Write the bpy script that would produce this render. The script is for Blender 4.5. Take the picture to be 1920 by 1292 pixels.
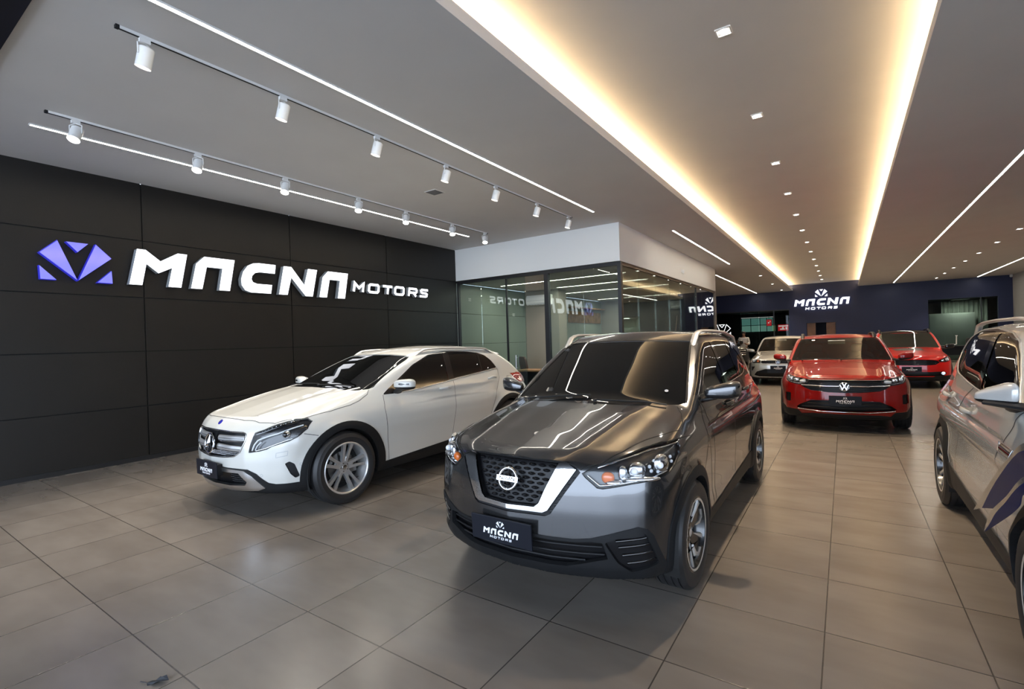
import bpy, bmesh, math, random
import numpy as np
from mathutils import Vector, Matrix
from mathutils.geometry import tessellate_polygon

for _o in list(bpy.data.objects):
    bpy.data.objects.remove(_o, do_unlink=True)
random.seed(7)
SC = bpy.context.scene
COL = SC.collection

# ---------------------------------------------------------------- camera
cam_data = bpy.data.cameras.new('camera')
cam = bpy.data.objects.new('camera', cam_data)
COL.objects.link(cam)
cam_data.sensor_width = 36.0
cam_data.lens = 911.76 / 1920 * 36.0
cam_data.clip_start = 0.05
cam_data.clip_end = 200
_right = Vector((0.82518972, 0.56404519, -0.03024812))
_up = Vector((0.02269428, 0.02040076, 0.99953428))
_fwd = Vector((-0.56439959, 0.82549187, -0.00403389))
_m = Matrix((_right, _up, -_fwd)).transposed().to_4x4()
_m.translation = Vector((0, 0, 1.5))
cam.matrix_world = _m
SC.camera = cam

# ---------------------------------------------------------------- view, world
SC.view_settings.view_transform = 'Standard'
SC.view_settings.look = 'None'
SC.view_settings.exposure = 0.75
SC.view_settings.gamma = 1.0
SC.view_settings.use_curve_mapping = False
SC.cycles.use_denoising = True
SC.cycles.max_bounces = 8
SC.cycles.caustics_reflective = False
SC.cycles.caustics_refractive = False
SC.cycles.sample_clamp_indirect = 6.0

world = bpy.data.worlds.new('daylight')
SC.world = world
world.use_nodes = True
_bg = world.node_tree.nodes['Background']
_bg.inputs[0].default_value = (0.68, 0.81, 1.0, 1)
_bg.inputs[1].default_value = 4.3
# ---------------------------------------------------------------- helpers
def prop(o, label=None, cat=None, group=None, kind=None):
    if label: o['label'] = label
    if cat: o['category'] = cat
    if group: o['group'] = group
    if kind: o['kind'] = kind
    return o

def empty(name, loc=(0, 0, 0), rz=0.0, label=None, cat=None, group=None, kind=None):
    o = bpy.data.objects.new(name, None)
    COL.objects.link(o)
    o.location = loc
    o.rotation_euler = (0, 0, rz)
    return prop(o, label, cat, group, kind)

def mesh_obj(name, verts, faces, mat, parent=None, smooth=False, normals=None):
    me = bpy.data.meshes.new(name)
    me.from_pydata([tuple(map(float, v)) for v in verts], [], [tuple(map(int, f)) for f in faces])
    if smooth:
        me.polygons.foreach_set('use_smooth', [True] * len(me.polygons))
    if mat is not None:
        me.materials.append(mat)
    me.update()
    if normals is not None:
        me.normals_split_custom_set_from_vertices([tuple(map(float, n)) for n in normals])
    o = bpy.data.objects.new(name, me)
    COL.objects.link(o)
    if parent is not None:
        o.parent = parent
    return o

def copy_tree(o, parent=None):
    c = o.copy()
    COL.objects.link(c)
    c.parent = parent
    for ch in list(o.children):
        copy_tree(ch, c)
    return c

class MB:
    """collects simple solids into one mesh"""
    def __init__(s):
        s.v = []; s.f = []
    def add(s, v, f):
        n = len(s.v)
        s.v += [tuple(q) for q in v]
        s.f += [tuple(i + n for i in q) for q in f]
        return s
    def box(s, a, b):
        x0, y0, z0 = a; x1, y1, z1 = b
        v = [(x0,y0,z0),(x1,y0,z0),(x1,y1,z0),(x0,y1,z0),(x0,y0,z1),(x1,y0,z1),(x1,y1,z1),(x0,y1,z1)]
        f = [(0,3,2,1),(4,5,6,7),(0,1,5,4),(1,2,6,5),(2,3,7,6),(3,0,4,7)]
        return s.add(v, f)
    def cyl(s, p, q, r, r2=None, n=20, caps=True):
        p = Vector(p); q = Vector(q); r2 = r if r2 is None else r2
        d = (q - p).normalized()
        a = d.orthogonal().normalized(); b = d.cross(a)
        v = []
        for k in range(n):
            t = 2 * math.pi * k / n
            v.append(p + (a * math.cos(t) + b * math.sin(t)) * r)
        for k in range(n):
            t = 2 * math.pi * k / n
            v.append(q + (a * math.cos(t) + b * math.sin(t)) * r2)
        f = [(k, (k + 1) % n, n + (k + 1) % n, n + k) for k in range(n)]
        if caps:
            f += [tuple(range(n - 1, -1, -1)), tuple(range(n, 2 * n))]
        return s.add(v, f)
    def lathe(s, prof, axis='x', n=48, center=(0, 0, 0), closed=False):
        """prof: list of (r, h); h along the axis"""
        v = []; f = []
        m = len(prof)
        for k in range(n):
            t = 2 * math.pi * k / n
            c, w = math.cos(t), math.sin(t)
            for r, h in prof:
                if axis == 'x': q = (h, r * c, r * w)
                elif axis == 'y': q = (r * c, h, r * w)
                else: q = (r * c, r * w, h)
                v.append((q[0] + center[0], q[1] + center[1], q[2] + center[2]))
        for k in range(n):
            k2 = (k + 1) % n
            for i in range(m if closed else m - 1):
                j = (i + 1) % m
                f.append((k * m + i, k2 * m + i, k2 * m + j, k * m + j))
        return s.add(v, f)
    def prism(s, poly, fn, d0, d1):
        """poly (2d) extruded; fn(u, v, d) -> 3d"""
        n = len(poly)
        v = [fn(u, w, d0) for u, w in poly] + [fn(u, w, d1) for u, w in poly]
        tri = tessellate_polygon([[Vector((u, w, 0)) for u, w in poly]])
        f = [tuple(t) for t in tri] + [tuple(n + i for i in reversed(t)) for t in tri]
        f += [(k, (k + 1) % n, n + (k + 1) % n, n + k) for k in range(n)]
        return s.add(v, f)
    def tube(s, pts, r, n=8, closed=False, flat=None):
        """tube along pts; r may be a list; flat=(w,h) scales the ring"""
        pts = [Vector(p) for p in pts]
        m = len(pts); v = []; f = []
        prev = None
        for i, p in enumerate(pts):
            a = pts[i - 1] if (i > 0 or closed) else p
            b = pts[(i + 1) % m] if (i < m - 1 or closed) else p
            d = (b - a)
            d = d.normalized() if d.length > 1e-9 else Vector((0, 0, 1))
            if prev is None:
                e = d.orthogonal().normalized()
                if flat is not None:
                    e = Vector((0, 0, 1)) - d * d.z
                    e = e.normalized() if e.length > 1e-6 else d.orthogonal().normalized()
            else:
                e = prev - d * prev.dot(d)
                e = e.normalized() if e.length > 1e-9 else d.orthogonal().normalized()
            prev = e
            g = d.cross(e)
            rr = r[i] if isinstance(r, (list, tuple)) else r
            wx, wy = flat if flat else (1, 1)
            for k in range(n):
                t = 2 * math.pi * k / n
                v.append(p + e * (math.cos(t) * rr * wx) + g * (math.sin(t) * rr * wy))
        rng = m if closed else m - 1
        for i in range(rng):
            j = (i + 1) % m
            for k in range(n):
                k2 = (k + 1) % n
                f.append((i * n + k, i * n + k2, j * n + k2, j * n + k))
        if not closed:
            f += [tuple(range(n - 1, -1, -1)), tuple((m - 1) * n + k for k in range(n))]
        return s.add(v, f)
    def sphere(s, c, rx, ry=None, rz=None, n=20, m=12):
        ry = rx if ry is None else ry; rz = rx if rz is None else rz
        v = []; f = []
        for i in range(m + 1):
            a = math.pi * i / m
            for k in range(n):
                t = 2 * math.pi * k / n
                v.append((c[0] + rx * math.sin(a) * math.cos(t), c[1] + ry * math.sin(a) * math.sin(t), c[2] + rz * math.cos(a)))
        for i in range(m):
            for k in range(n):
                k2 = (k + 1) % n
                f.append((i * n + k, (i + 1) * n + k, (i + 1) * n + k2, i * n + k2))
        return s.add(v, f)
    def build(s, name, mat, parent=None, smooth=False, angle=None):
        o = mesh_obj(name, s.v, s.f, mat, parent, smooth)
        bm = bmesh.new(); bm.from_mesh(o.data)
        bmesh.ops.recalc_face_normals(bm, faces=bm.faces)
        if smooth:
            lim = math.radians(angle or 35)
            for e in bm.edges:
                if len(e.link_faces) == 2 and e.calc_face_angle(0) > lim:
                    e.smooth = False
        bm.to_mesh(o.data); bm.free()
        return o

def bevel(o, w=0.01, seg=2):
    m = o.modifiers.new('bevel', 'BEVEL'); m.width = w; m.segments = seg; m.limit_method = 'ANGLE'
    return o

# ---------------------------------------------------------------- materials
def mat(name, col, rough=0.5, metal=0.0, coat=0.0, coat_rough=0.03, spec=0.5, emit=None, es=1.0, noise=0.0, nscale=8.0, ior=None):
    m = bpy.data.materials.new(name); m.use_nodes = True
    nt = m.node_tree; b = nt.nodes['Principled BSDF']
    b.inputs['Base Color'].default_value = (*col, 1)
    b.inputs['Roughness'].default_value = rough
    b.inputs['Metallic'].default_value = metal
    b.inputs['Coat Weight'].default_value = coat
    b.inputs['Coat Roughness'].default_value = coat_rough
    b.inputs['Specular IOR Level'].default_value = spec
    if ior: b.inputs['IOR'].default_value = ior
    if emit:
        b.inputs['Emission Color'].default_value = (*emit, 1)
        b.inputs['Emission Strength'].default_value = es
    if noise:
        tc = nt.nodes.new('ShaderNodeTexCoord'); nz = nt.nodes.new('ShaderNodeTexNoise')
        nz.inputs['Scale'].default_value = nscale; nz.inputs['Detail'].default_value = 5
        mr = nt.nodes.new('ShaderNodeMapRange')
        mr.inputs[1].default_value = 0.3; mr.inputs[2].default_value = 0.7
        mr.inputs[3].default_value = 1 - noise; mr.inputs[4].default_value = 1 + noise
        mx = nt.nodes.new('ShaderNodeVectorMath'); mx.operation = 'SCALE'
        mx.inputs[0].default_value = col
        nt.links.new(tc.outputs['Object'], nz.inputs['Vector'])
        nt.links.new(nz.outputs[0], mr.inputs[0])
        nt.links.new(mr.outputs[0], mx.inputs['Scale'])
        nt.links.new(mx.outputs[0], b.inputs['Base Color'])
    return m

def emat(name, col, s):
    m = bpy.data.materials.new(name); m.use_nodes = True
    nt = m.node_tree; nt.nodes.clear()
    e = nt.nodes.new('ShaderNodeEmission'); o = nt.nodes.new('ShaderNodeOutputMaterial')
    e.inputs[0].default_value = (*col, 1); e.inputs[1].default_value = s
    nt.links.new(e.outputs[0], o.inputs[0])
    return m

def clear_mat(name, tint=(0.9, 0.95, 0.92), refl=1.0, base=0.0):
    """thin clear pane: see-through with a fresnel reflection"""
    m = bpy.data.materials.new(name); m.use_nodes = True
    nt = m.node_tree; nt.nodes.clear()
    o = nt.nodes.new('ShaderNodeOutputMaterial')
    t = nt.nodes.new('ShaderNodeBsdfTransparent'); t.inputs[0].default_value = (*tint, 1)
    g = nt.nodes.new('ShaderNodeBsdfGlossy'); g.inputs['Roughness'].default_value = 0.0
    g.inputs['Color'].default_value = (1, 1, 1, 1)
    fr = nt.nodes.new('ShaderNodeFresnel'); fr.inputs[0].default_value = 1.5
    mm = nt.nodes.new('ShaderNodeMath'); mm.operation = 'MULTIPLY_ADD'
    mm.inputs[1].default_value = refl; mm.inputs[2].default_value = base; mm.use_clamp = True
    mx = nt.nodes.new('ShaderNodeMixShader')
    nt.links.new(fr.outputs[0], mm.inputs[0]); nt.links.new(mm.outputs[0], mx.inputs[0])
    nt.links.new(t.outputs[0], mx.inputs[1]); nt.links.new(g.outputs[0], mx.inputs[2])
    nt.links.new(mx.outputs[0], o.inputs[0])
    return m

TX, TY, TOX, TOY = 0.6123, 0.6327, -0.1145, 2.8685   # floor tile pitch and origin
def tile_mat():
    m = bpy.data.materials.new('floor_tiles'); m.use_nodes = True
    nt = m.node_tree; N = nt.nodes; Lk = nt.links; b = N['Principled BSDF']
    tc = N.new('ShaderNodeTexCoord')
    def vmath(op, a, c):
        v = N.new('ShaderNodeVectorMath'); v.operation = op
        for i, q in enumerate((a, c)):
            if q is None: continue
            if isinstance(q, tuple): v.inputs[i].default_value = q
            else: Lk.new(q, v.inputs[i])
        return v.outputs[0]
    def mth(op, a, c=None):
        v = N.new('ShaderNodeMath'); v.operation = op
        for i, q in enumerate((a, c)):
            if q is None: continue
            if isinstance(q, (int, float)): v.inputs[i].default_value = q
            else: Lk.new(q, v.inputs[i])
        return v.outputs[0]
    p = vmath('SUBTRACT', tc.outputs['Object'], (TOX, TOY, 0))
    p = vmath('DIVIDE', p, (TX, TY, 1))
    fl = vmath('FLOOR', p, None)
    fr = vmath('SUBTRACT', p, fl)
    sep = N.new('ShaderNodeSeparateXYZ'); Lk.new(fr, sep.inputs[0])
    dx = mth('MULTIPLY', mth('SUBTRACT', 0.5, mth('ABSOLUTE', mth('SUBTRACT', sep.outputs[0], 0.5))), TX)
    dy = mth('MULTIPLY', mth('SUBTRACT', 0.5, mth('ABSOLUTE', mth('SUBTRACT', sep.outputs[1], 0.5))), TY)
    d = mth('MINIMUM', dx, dy)
    g = N.new('ShaderNodeMapRange'); g.interpolation_type = 'SMOOTHSTEP'
    g.inputs[1].default_value = 0.0020; g.inputs[2].default_value = 0.0042
    g.inputs[3].default_value = 0.0; g.inputs[4].default_value = 1.0
    Lk.new(d, g.inputs[0])
    wn = N.new('ShaderNodeTexWhiteNoise'); wn.noise_dimensions = '3D'; Lk.new(fl, wn.inputs[0])
    off = vmath('SCALE', wn.outputs['Color'], None)
    off.node.inputs['Scale'].default_value = 20
    pos = vmath('ADD', tc.outputs['Object'], off)
    st = vmath('MULTIPLY', pos, (1.0, 2.4, 1.0))
    nz = N.new('ShaderNodeTexNoise'); nz.inputs['Scale'].default_value = 1.5; nz.inputs['Detail'].default_value = 3
    nz.inputs['Roughness'].default_value = 0.55
    Lk.new(st, nz.inputs['Vector'])
    rp = N.new('ShaderNodeValToRGB')
    rp.color_ramp.interpolation = 'B_SPLINE'; rp.color_ramp.elements[0].position = 0.25; rp.color_ramp.elements[0].color = (0.132, 0.113, 0.098, 1)
    rp.color_ramp.elements[1].position = 0.78; rp.color_ramp.elements[1].color = (0.215, 0.190, 0.168, 1)
    Lk.new(nz.outputs[0], rp.inputs[0])
    tone = N.new('ShaderNodeMapRange'); tone.inputs[3].default_value = 0.93; tone.inputs[4].default_value = 1.06
    Lk.new(wn.outputs['Value'], tone.inputs[0])
    c1 = N.new('ShaderNodeVectorMath'); c1.operation = 'SCALE'
    Lk.new(rp.outputs[0], c1.inputs[0]); Lk.new(tone.outputs[0], c1.inputs['Scale'])
    mx = N.new('ShaderNodeMixRGB'); mx.inputs[1].default_value = (0.040, 0.036, 0.032, 1)
    Lk.new(g.outputs[0], mx.inputs[0]); Lk.new(c1.outputs[0], mx.inputs[2])
    Lk.new(mx.outputs[0], b.inputs['Base Color'])
    rr = N.new('ShaderNodeMapRange'); rr.inputs[3].default_value = 0.25; rr.inputs[4].default_value = 0.27
    Lk.new(nz.outputs[0], rr.inputs[0]); Lk.new(rr.outputs[0], b.inputs['Roughness'])
    b.inputs['Specular IOR Level'].default_value = 0.6
    bp = N.new('ShaderNodeBump'); bp.inputs['Strength'].default_value = 0.25; bp.inputs['Distance'].default_value = 0.002
    Lk.new(g.outputs[0], bp.inputs['Height']); Lk.new(bp.outputs[0], b.inputs['Normal'])
    return m

M = {}
M['tile'] = tile_mat()
M['ceil'] = mat('ceiling_paint', (0.62, 0.61, 0.60), 0.9, noise=0.02, nscale=1.5)
M['fascia'] = mat('fascia_paint', (0.86, 0.86, 0.83), 0.85)
M['panel'] = mat('charcoal_panel', (0.0115, 0.0100, 0.0087), 0.42, spec=0.35, noise=0.06, nscale=3)
M['groove'] = mat('panel_groove', (0.004, 0.004, 0.004), 0.9)
M['blue'] = mat('navy_paint', (0.0045, 0.011, 0.055), 0.55, noise=0.05, nscale=2)
M['greywall'] = mat('grey_wall_paint', (0.42, 0.42, 0.41), 0.9)
M['black'] = mat('black_metal', (0.010, 0.010, 0.011), 0.4)
M['blackpl'] = mat('black_plastic', (0.009, 0.009, 0.010), 0.5, spec=.3)
M['gloss'] = mat('gloss_black', (0.006, 0.006, 0.007), 0.06, coat=0.5)
M['bronze'] = mat('bronze_frame', (0.10, 0.07, 0.05), 0.45, metal=0.5)
M['white'] = mat('white_plastic', (0.78, 0.78, 0.77), 0.45)
M['letter_face'] = mat('lit_letter_face', (0.9, 0.9, 0.95), 0.4, emit=(0.93, 0.95, 1.0), es=1.15)
M['letter_side'] = mat('letter_side', (0.34, 0.36, 0.38), 0.5)
M['emblem_face'] = mat('lit_emblem_face', (0.2, 0.2, 0.8), 0.12, emit=(0.16, 0.16, 0.86), es=0.55, coat=0.6)
M['emblem_side'] = mat('emblem_side', (0.02, 0.02, 0.35), 0.4, emit=(0.05, 0.05, 0.9), es=0.2)
M['led'] = emat('led_white', (1.0, 0.93, 0.80), 24.0)
M['led_cool'] = emat('led_neutral', (1.0, 0.95, 0.86), 9.0)
M['cove'] = emat('cove_led', (1.0, 0.70, 0.38), 72.0)
M['lamp'] = emat('lamp_lens', (1.0, 0.94, 0.84), 25.0)
M['glass'] = clear_mat('partition_glass', (0.80, 0.88, 0.83), refl=.85, base=0.035)
M['dglass'] = clear_mat('smoked_glass', (0.45, 0.52, 0.50), refl=.4, base=0.0)
M['kglass'] = clear_mat('dark_partition_glass', (0.42, 0.50, 0.48), refl=1.2, base=0.06)
M['chrome'] = mat('chrome', (0.75, 0.76, 0.78), 0.07, metal=1.0)
M['steel'] = mat('brushed_steel', (0.55, 0.56, 0.57), 0.3, metal=1.0)
M['wood'] = mat('wood', (0.28, 0.16, 0.075), 0.5, noise=0.25, nscale=6)
M['darkwood'] = mat('dark_wood', (0.09, 0.045, 0.022), 0.5, noise=0.25, nscale=6)
# ---------------------------------------------------------------- setting
ZC, ZLIP, ZUP, ZB = 3.905, 4.01, 4.23, 4.40
XL, XR, YB = -8.19, 6.38, 31.2
CL, CR = -2.305, 0.645           # cove opening
YF, XO, YO = 9.515, -3.765, 18.5  # office front, office side, office end
Y0 = 0.92

prop(MB().box((-14, -9, -0.3), (14, 36, 0)).build('floor', M['tile']), kind='structure')
c = MB()
c.box((XL, Y0, ZC), (CL, YB, ZLIP)); c.box((CR, Y0, ZC), (XR, YB, ZLIP))        # lowered side fields
c.box((CL - 0.32, Y0, ZUP), (CR + 0.32, YB, ZB))                                 # raised middle
c.box((XL, Y0, ZLIP), (CL - 0.30, YB, ZB)); c.box((CR + 0.30, Y0, ZLIP), (XR, YB, ZB))
c.box((CL, Y0, ZC), (CR, Y0 + 0.02, ZUP))
prop(c.build('ceiling', M['ceil']), kind='structure')
# black soffit outside the shop front
prop(MB().box((-14, -4.5, ZC - 0.02), (14, Y0, ZB)).build('trim_1', M['black']), kind='structure')

# charcoal panelled left wall
w = MB()
ys = [-3.94, -1.70, 0.531, 2.766, 5.0, 7.235, YF]
zs = [0.05, 0.762, 1.535, 2.292, 3.095, ZC]
g = 0.007
for i in range(len(ys) - 1):
    for j in range(len(zs) - 1):
        w.box((XL - 0.02, ys[i] + g, zs[j] + g), (XL, ys[i + 1] - g, zs[j + 1] - (g if j < 4 else 0)))
wl = w.build('wall_left', M['panel'])
prop(wl, kind='structure')
MB().box((XL - 0.12, -4.4, 0), (XL - 0.016, YF + 0.1, ZC)).build('groove_backing', M['groove'], wl)
prop(MB().box((XL - 0.01, -3.94, 0), (XL + 0.012, YF, 0.06)).build('baseboard_left', M['black']), kind='structure')
prop(MB().box((XR, Y0, 0), (XR + 0.15, YB + 0.2, ZC)).build('wall_right', M['greywall']), kind='structure')
# navy back wall with a doorway and an office window, bulkhead over the glazed part
XB = -2.52
b = MB()
DX0, DX1, DZ = -1.70, -0.36, 2.08
WX0, WX1, WZ0, WZ1 = 3.42, 5.89, 0.0, 2.97
b.box((XB, YB, 0), (DX0, YB + 0.2, ZB)); b.box((DX0, YB, DZ), (DX1, YB + 0.2, ZB))
b.box((DX1, YB, 0), (WX0, YB + 0.2, ZB)); b.box((WX0, YB, WZ1), (WX1, YB + 0.2, ZB))
b.box((WX1, YB, 0), (XR, YB + 0.2, ZB)); b.box((XL, YB, 2.90), (XB, YB + 0.2, ZB))
prop(b.build('wall_back', M['blue']), kind='structure')
# white fascia over the office glazing
prop(MB().box((XL, YF, 3.115), (XO, YF + 0.16, ZC)).build('trim_2', M['fascia']), kind='structure')
prop(MB().box((XO - 0.16, YF + 0.16, 3.115), (XO, YO, ZC)).build('trim_3', M['fascia']), kind='structure')
# office shell
prop(MB().box((XL, YF + 0.16, 3.06), (XO - 0.16, YO, 3.115)).build('trim_4', M['ceil']), kind='structure')
M['palepanel'] = mat('pale_green_panel', (0.27, 0.31, 0.275), 0.35, spec=0.5)
M['beige'] = mat('beige_paint', (0.30, 0.27, 0.235), 0.8)
w = MB()
yo = [YF + 0.02, 11.9, 14.3, 16.2, YO + 0.2]
zo = [0.05, 1.50, 2.29, 3.06]
for i in range(4):
    for j in range(3):
        w.box((XL - 0.02, yo[i] + .004, zo[j] + .004), (XL, yo[i + 1] - .004, zo[j + 1] - .004))
wo = w.build('wall_office', M['palepanel']); prop(wo, kind='structure')
MB().box((XL - 0.12, YF + 0.1, 0), (XL - 0.016, YO + .2, 3.06)).build('groove_backing', M['groove'], wo)
prop(MB().box((XL, YO, 0), (XO - 0.02, YO + 0.15, 3.9)).build('wall_partition', M['beige']), kind='structure')
prop(MB().box((XL, 12.75, 0), (-7.0, 13.25, 3.06)).build('wall_pier', M['beige']), kind='structure')
prop(MB().box((XO - 0.55, 15.95, 0), (XO - 0.40, YO, 3.06)).build('wall_dark', M['black']), kind='structure')

def window(name, loc=None):
    o = empty(name, loc or (0, 0, 0)); o['kind'] = 'structure'; return o
# office front glazing
wn = window('window_1')
f = MB(); f.box((XL, YF + .04, 3.035), (XO, YF + .12, 3.115))
f.box((XL, YF + .04, 0), (XL + .04, YF + .12, 3.035))
f.build('frame', M['black'], wn)
for x0, x1 in ((-5.60, -5.495), (XO - 0.075, XO)):
    MB().box((x0, YF + .03, 0), (x1, YF + .13, 3.035)).build('post', M['black'], wn)
MB().box((-6.69, YF + .06, 0), (-6.655, YF + .10, 3.035)).build('post', M['black'], wn)
for x0, x1 in ((XL + .04, -7.45), (-7.44, -6.69), (-6.655, -6.14), (-5.495, -4.655), (-4.645, XO - .075)):
    MB().box((x0, YF + .075, 0), (x1, YF + .085, 3.035)).build('pane', M['glass'], wn)
# office side glazing
wn = window('window_2')
f = MB(); f.box((XO - .09, YF + .13, 3.05), (XO - .03, YO, 3.115)); f.build('frame', M['bronze'], wn)
MB().box((XO - .09, 15.88, 0), (XO - .04, 15.95, 3.05)).build('post', M['black'], wn)
ed = [YF + .13, 10.75, 11.95, 13.1, 14.2, 15.88]
for a0, a1 in zip(ed, ed[1:]):
    MB().box((XO - .065, a0 + .004, 0), (XO - .055, a1 - .004, 3.05)).build('pane', M['glass'], wn)
for a0, a1 in ((15.95, 16.8), (16.8, 17.65), (17.65, YO)):
    MB().box((XO - .065, a0 + .004, 0), (XO - .055, a1 - .004, 3.05)).build('pane', M['kglass'], wn)
# glazing under the navy bulkhead, room behind it
wn = window('window_3')
for a0, a1 in ((XL, -6.3), (-6.3, -5.0), (-5.0, -4.05), (-4.05, -3.3), (-3.3, XB)):
    MB().box((a0 + .006, YB + .08, 0), (a1 - .006, YB + .09, 2.9)).build('pane', M['dglass'], wn)
f = MB(); f.box((XL, YB + .05, 2.84), (XB, YB + .13, 2.90)); f.box((-3.32, YB + .05, 0), (-3.26, YB + .13, 2.84))
f.build('frame', M['black'], wn)
M['dark'] = mat('dark_paint', (0.02, 0.022, 0.028), 0.7)
s = MB(); s.box((XL, 36, 0), (XR, 36.2, 3.2)); s.box((XL, YB + .2, 2.92), (XB, 36, 3.0)); s.box((XB, YB + .2, 0), (XB + .1, 36, 3))
s.box((XL - .1, YO, 0), (XL, 36, ZC)); s.box((WX0 - .4, YB + .2, 0), (WX0 - .3, 34, 3.1)); s.box((XR, YB + .2, 0), (XR + .1, 34, 3.2))
s.box((WX0 - .4, YB + .2, 3.0), (XR, 34, 3.1)); s.box((WX0 - .4, 34, 0), (XR, 34.1, 3.1))
s.box((DX0 - .6, YB + 2.2, 0), (DX1 + .6, YB + 2.3, 2.6)); s.box((DX0 - .6, YB + .2, 2.4), (DX1 + .6, YB + 2.2, 2.5))
prop(s.build('wall_rear', M['dark']), kind='structure')
# office window in the navy wall
wn = window('window_4')
for a0, a1 in ((WX0, 5.30), (5.34, WX1)):
    MB().box((a0, YB + .05, 0), (a1, YB + .06, WZ1)).build('pane', M['dglass'], wn)
MB().box((5.30, YB + .03, 0), (5.34, YB + .1, WZ1)).build('post', M['black'], wn)
# doors
M['doorwood'] = mat('door_wood', (0.10, 0.045, 0.018), 0.45, noise=0.2, nscale=5)
for i, (a0, a1) in enumerate(((DX0 + .02, -1.28), (-0.79, DX1 - .02))):
    d = MB().box((a0, YB + .06, 0), (a1, YB + .10, DZ - .01)).build('door_%d' % (i + 1), M['doorwood']); prop(d, kind='structure')
    hx = a1 - .06 if i == 0 else a0 + .06
    MB().cyl((hx, YB + .03, .95), (hx, YB + .03, 1.25), .012).cyl((hx, YB + .03, .97), (hx, YB + .06, .97), .008).cyl((hx, YB + .03, 1.23), (hx, YB + .06, 1.23), .008).build('door_handle', M['steel'], d, smooth=True)
# ---------------------------------------------------------------- lamps
def area(name, loc, sx, sy, power, col, parent, rot=(0, 0, 0), spread=None):
    l = bpy.data.lights.new(name, 'AREA'); l.shape = 'RECTANGLE'; l.size = sx; l.size_y = sy
    l.energy = power; l.color = col
    if spread: l.spread = spread
    o = bpy.data.objects.new(name, l); COL.objects.link(o); o.location = loc; o.rotation_euler = rot; o.parent = parent
    return o
def spot(name, loc, target, power, col, parent, ang=70, blend=0.8, rad=0.04):
    l = bpy.data.lights.new(name, 'SPOT'); l.energy = power; l.color = col
    l.spot_size = math.radians(ang); l.spot_blend = blend; l.shadow_soft_size = rad
    o = bpy.data.objects.new(name, l); COL.objects.link(o); o.location = loc
    o.rotation_euler = (Vector(target) - Vector(loc)).to_track_quat('-Z', 'Y').to_euler(); o.parent = parent
    return o

def led_line(x0, y0, x1, y1, z, label, group=None, w=0.035, m='led'):
    """recessed linear lamp in a ceiling: aluminium channel and glowing diffuser"""
    cx, cy = (x0 + x1) / 2, (y0 + y1) / 2
    o = empty('linear_light', (cx, cy, z - .001), 0, label, 'ceiling light', group)
    hx, hy = max(abs(x1 - x0) / 2, w / 2), max(abs(y1 - y0) / 2, w / 2)
    MB().box((-hx, -hy, -0.010), (hx, hy, -0.004)).build('diffuser', M[m], o)
    fr = MB(); e = .008
    fr.box((-hx - e, -hy - e, -0.012), (-hx, hy + e, 0)); fr.box((hx, -hy - e, -0.012), (hx + e, hy + e, 0))
    fr.box((-hx, -hy - e, -0.012), (hx, -hy, 0)); fr.box((-hx, hy, -0.012), (hx, hy + e, 0)); fr.box((-hx, -hy, -.004), (hx, hy, 0))
    fr.build('channel', M['white'], o)
    return o
G = 'linear lights recessed in the showroom ceiling'
led_line(-3.82, 0.95, -3.82, 8.42, ZC, 'long white light line nearest the glowing ceiling recess, left of it', G)
led_line(-6.875, 1.38, -6.875, 8.47, ZC, 'white light line along the ceiling above the charcoal wall', G)
led_line(-3.11, 11.06, -3.11, 17.55, ZC, 'white light line in ceiling beside the white fascia corner', G)
led_line(-4.09, 20.2, -4.09, 30.85, ZC, 'far white light line between the glass office and navy wall', G)
led_line(2.075, 3.0, 2.075, 30.6, ZC, 'longest white light line on the ceiling right of the glowing recess', G)
led_line(5.17, 16.5, 5.17, 30.9, ZC, 'white light line at the right edge, near the grey wall', G)
# cove strips hidden on the ledge of the raised ceiling
for nm, x in (('left', CL - .17), ('right', CR + .17)):
    o = empty('cove_light', (x, (Y0 + YB) / 2, ZLIP), 0, 'warm strip light glowing along the %s edge of the raised ceiling' % nm, 'ceiling light', 'cove strips of the raised ceiling')
    hy = (YB - Y0) / 2 - .05
    MB().box((-.02, -hy, 0), (.02, hy, .012)).build('channel', M['white'], o)
    MB().box((-.015, -hy, .012), (.015, hy, .016)).build('diffuser', M['cove'], o)

def downlight(x, y, z, label, group, power=22, first=[None]):
    o = empty('downlight', (x, y, z), 0, label, 'ceiling light', group)
    if first[0] is None:
        s = .065; e = .012
        f = MB()
        f.box((-s, -s, -.012), (s, -s + e, 0)); f.box((-s, s - e, -.012), (s, s, 0)); f.box((-s, -s + e, -.012), (-s + e, s - e, 0)); f.box((s - e, -s + e, -.012), (s, s - e, 0))
        f.box((-s + e, -s + e, -.002), (s - e, s - e, 0))
        a = f.build('trim_ring', M['white'], o)
        b_ = MB().lathe([(0.0001, -.010), (.030, -.010), (.038, -.004), (.039, -.002)], 'z', 24).build('lamp_lens', M['lamp'], o, smooth=True)
        first[0] = (a, b_)
    else:
        for q in first[0]:
            c_ = q.copy(); COL.objects.link(c_); c_.parent = o
    if power:
        spot('downlight_lamp', (0, 0, -.03), (0, 0, -2), power, (1.0, .79, .55), o, 95, 0.9, .05)
    return o
dy = [4.331, 6.355, 7.984, 9.845, 11.802, 13.79, 15.647, 17.703, 19.702, 21.841, 24.053, 26.730]
k = (4.23 - 1.5) / (3.95 - 1.446)
ORD = ['nearest', 'second', 'third', 'fourth', 'fifth', 'sixth', 'seventh', 'eighth', 'ninth', 'tenth', 'eleventh', 'twelfth', 'farthest']
for i in range(13):
    y = 4.72 + 2.045 * i
    if y > YB - .3: break
    downlight(-0.83 - .004 * i, y, ZUP, 'square downlight in the raised middle ceiling, %s from the camera' % ORD[i], 'downlights down the middle of the raised ceiling', 300)
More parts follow.
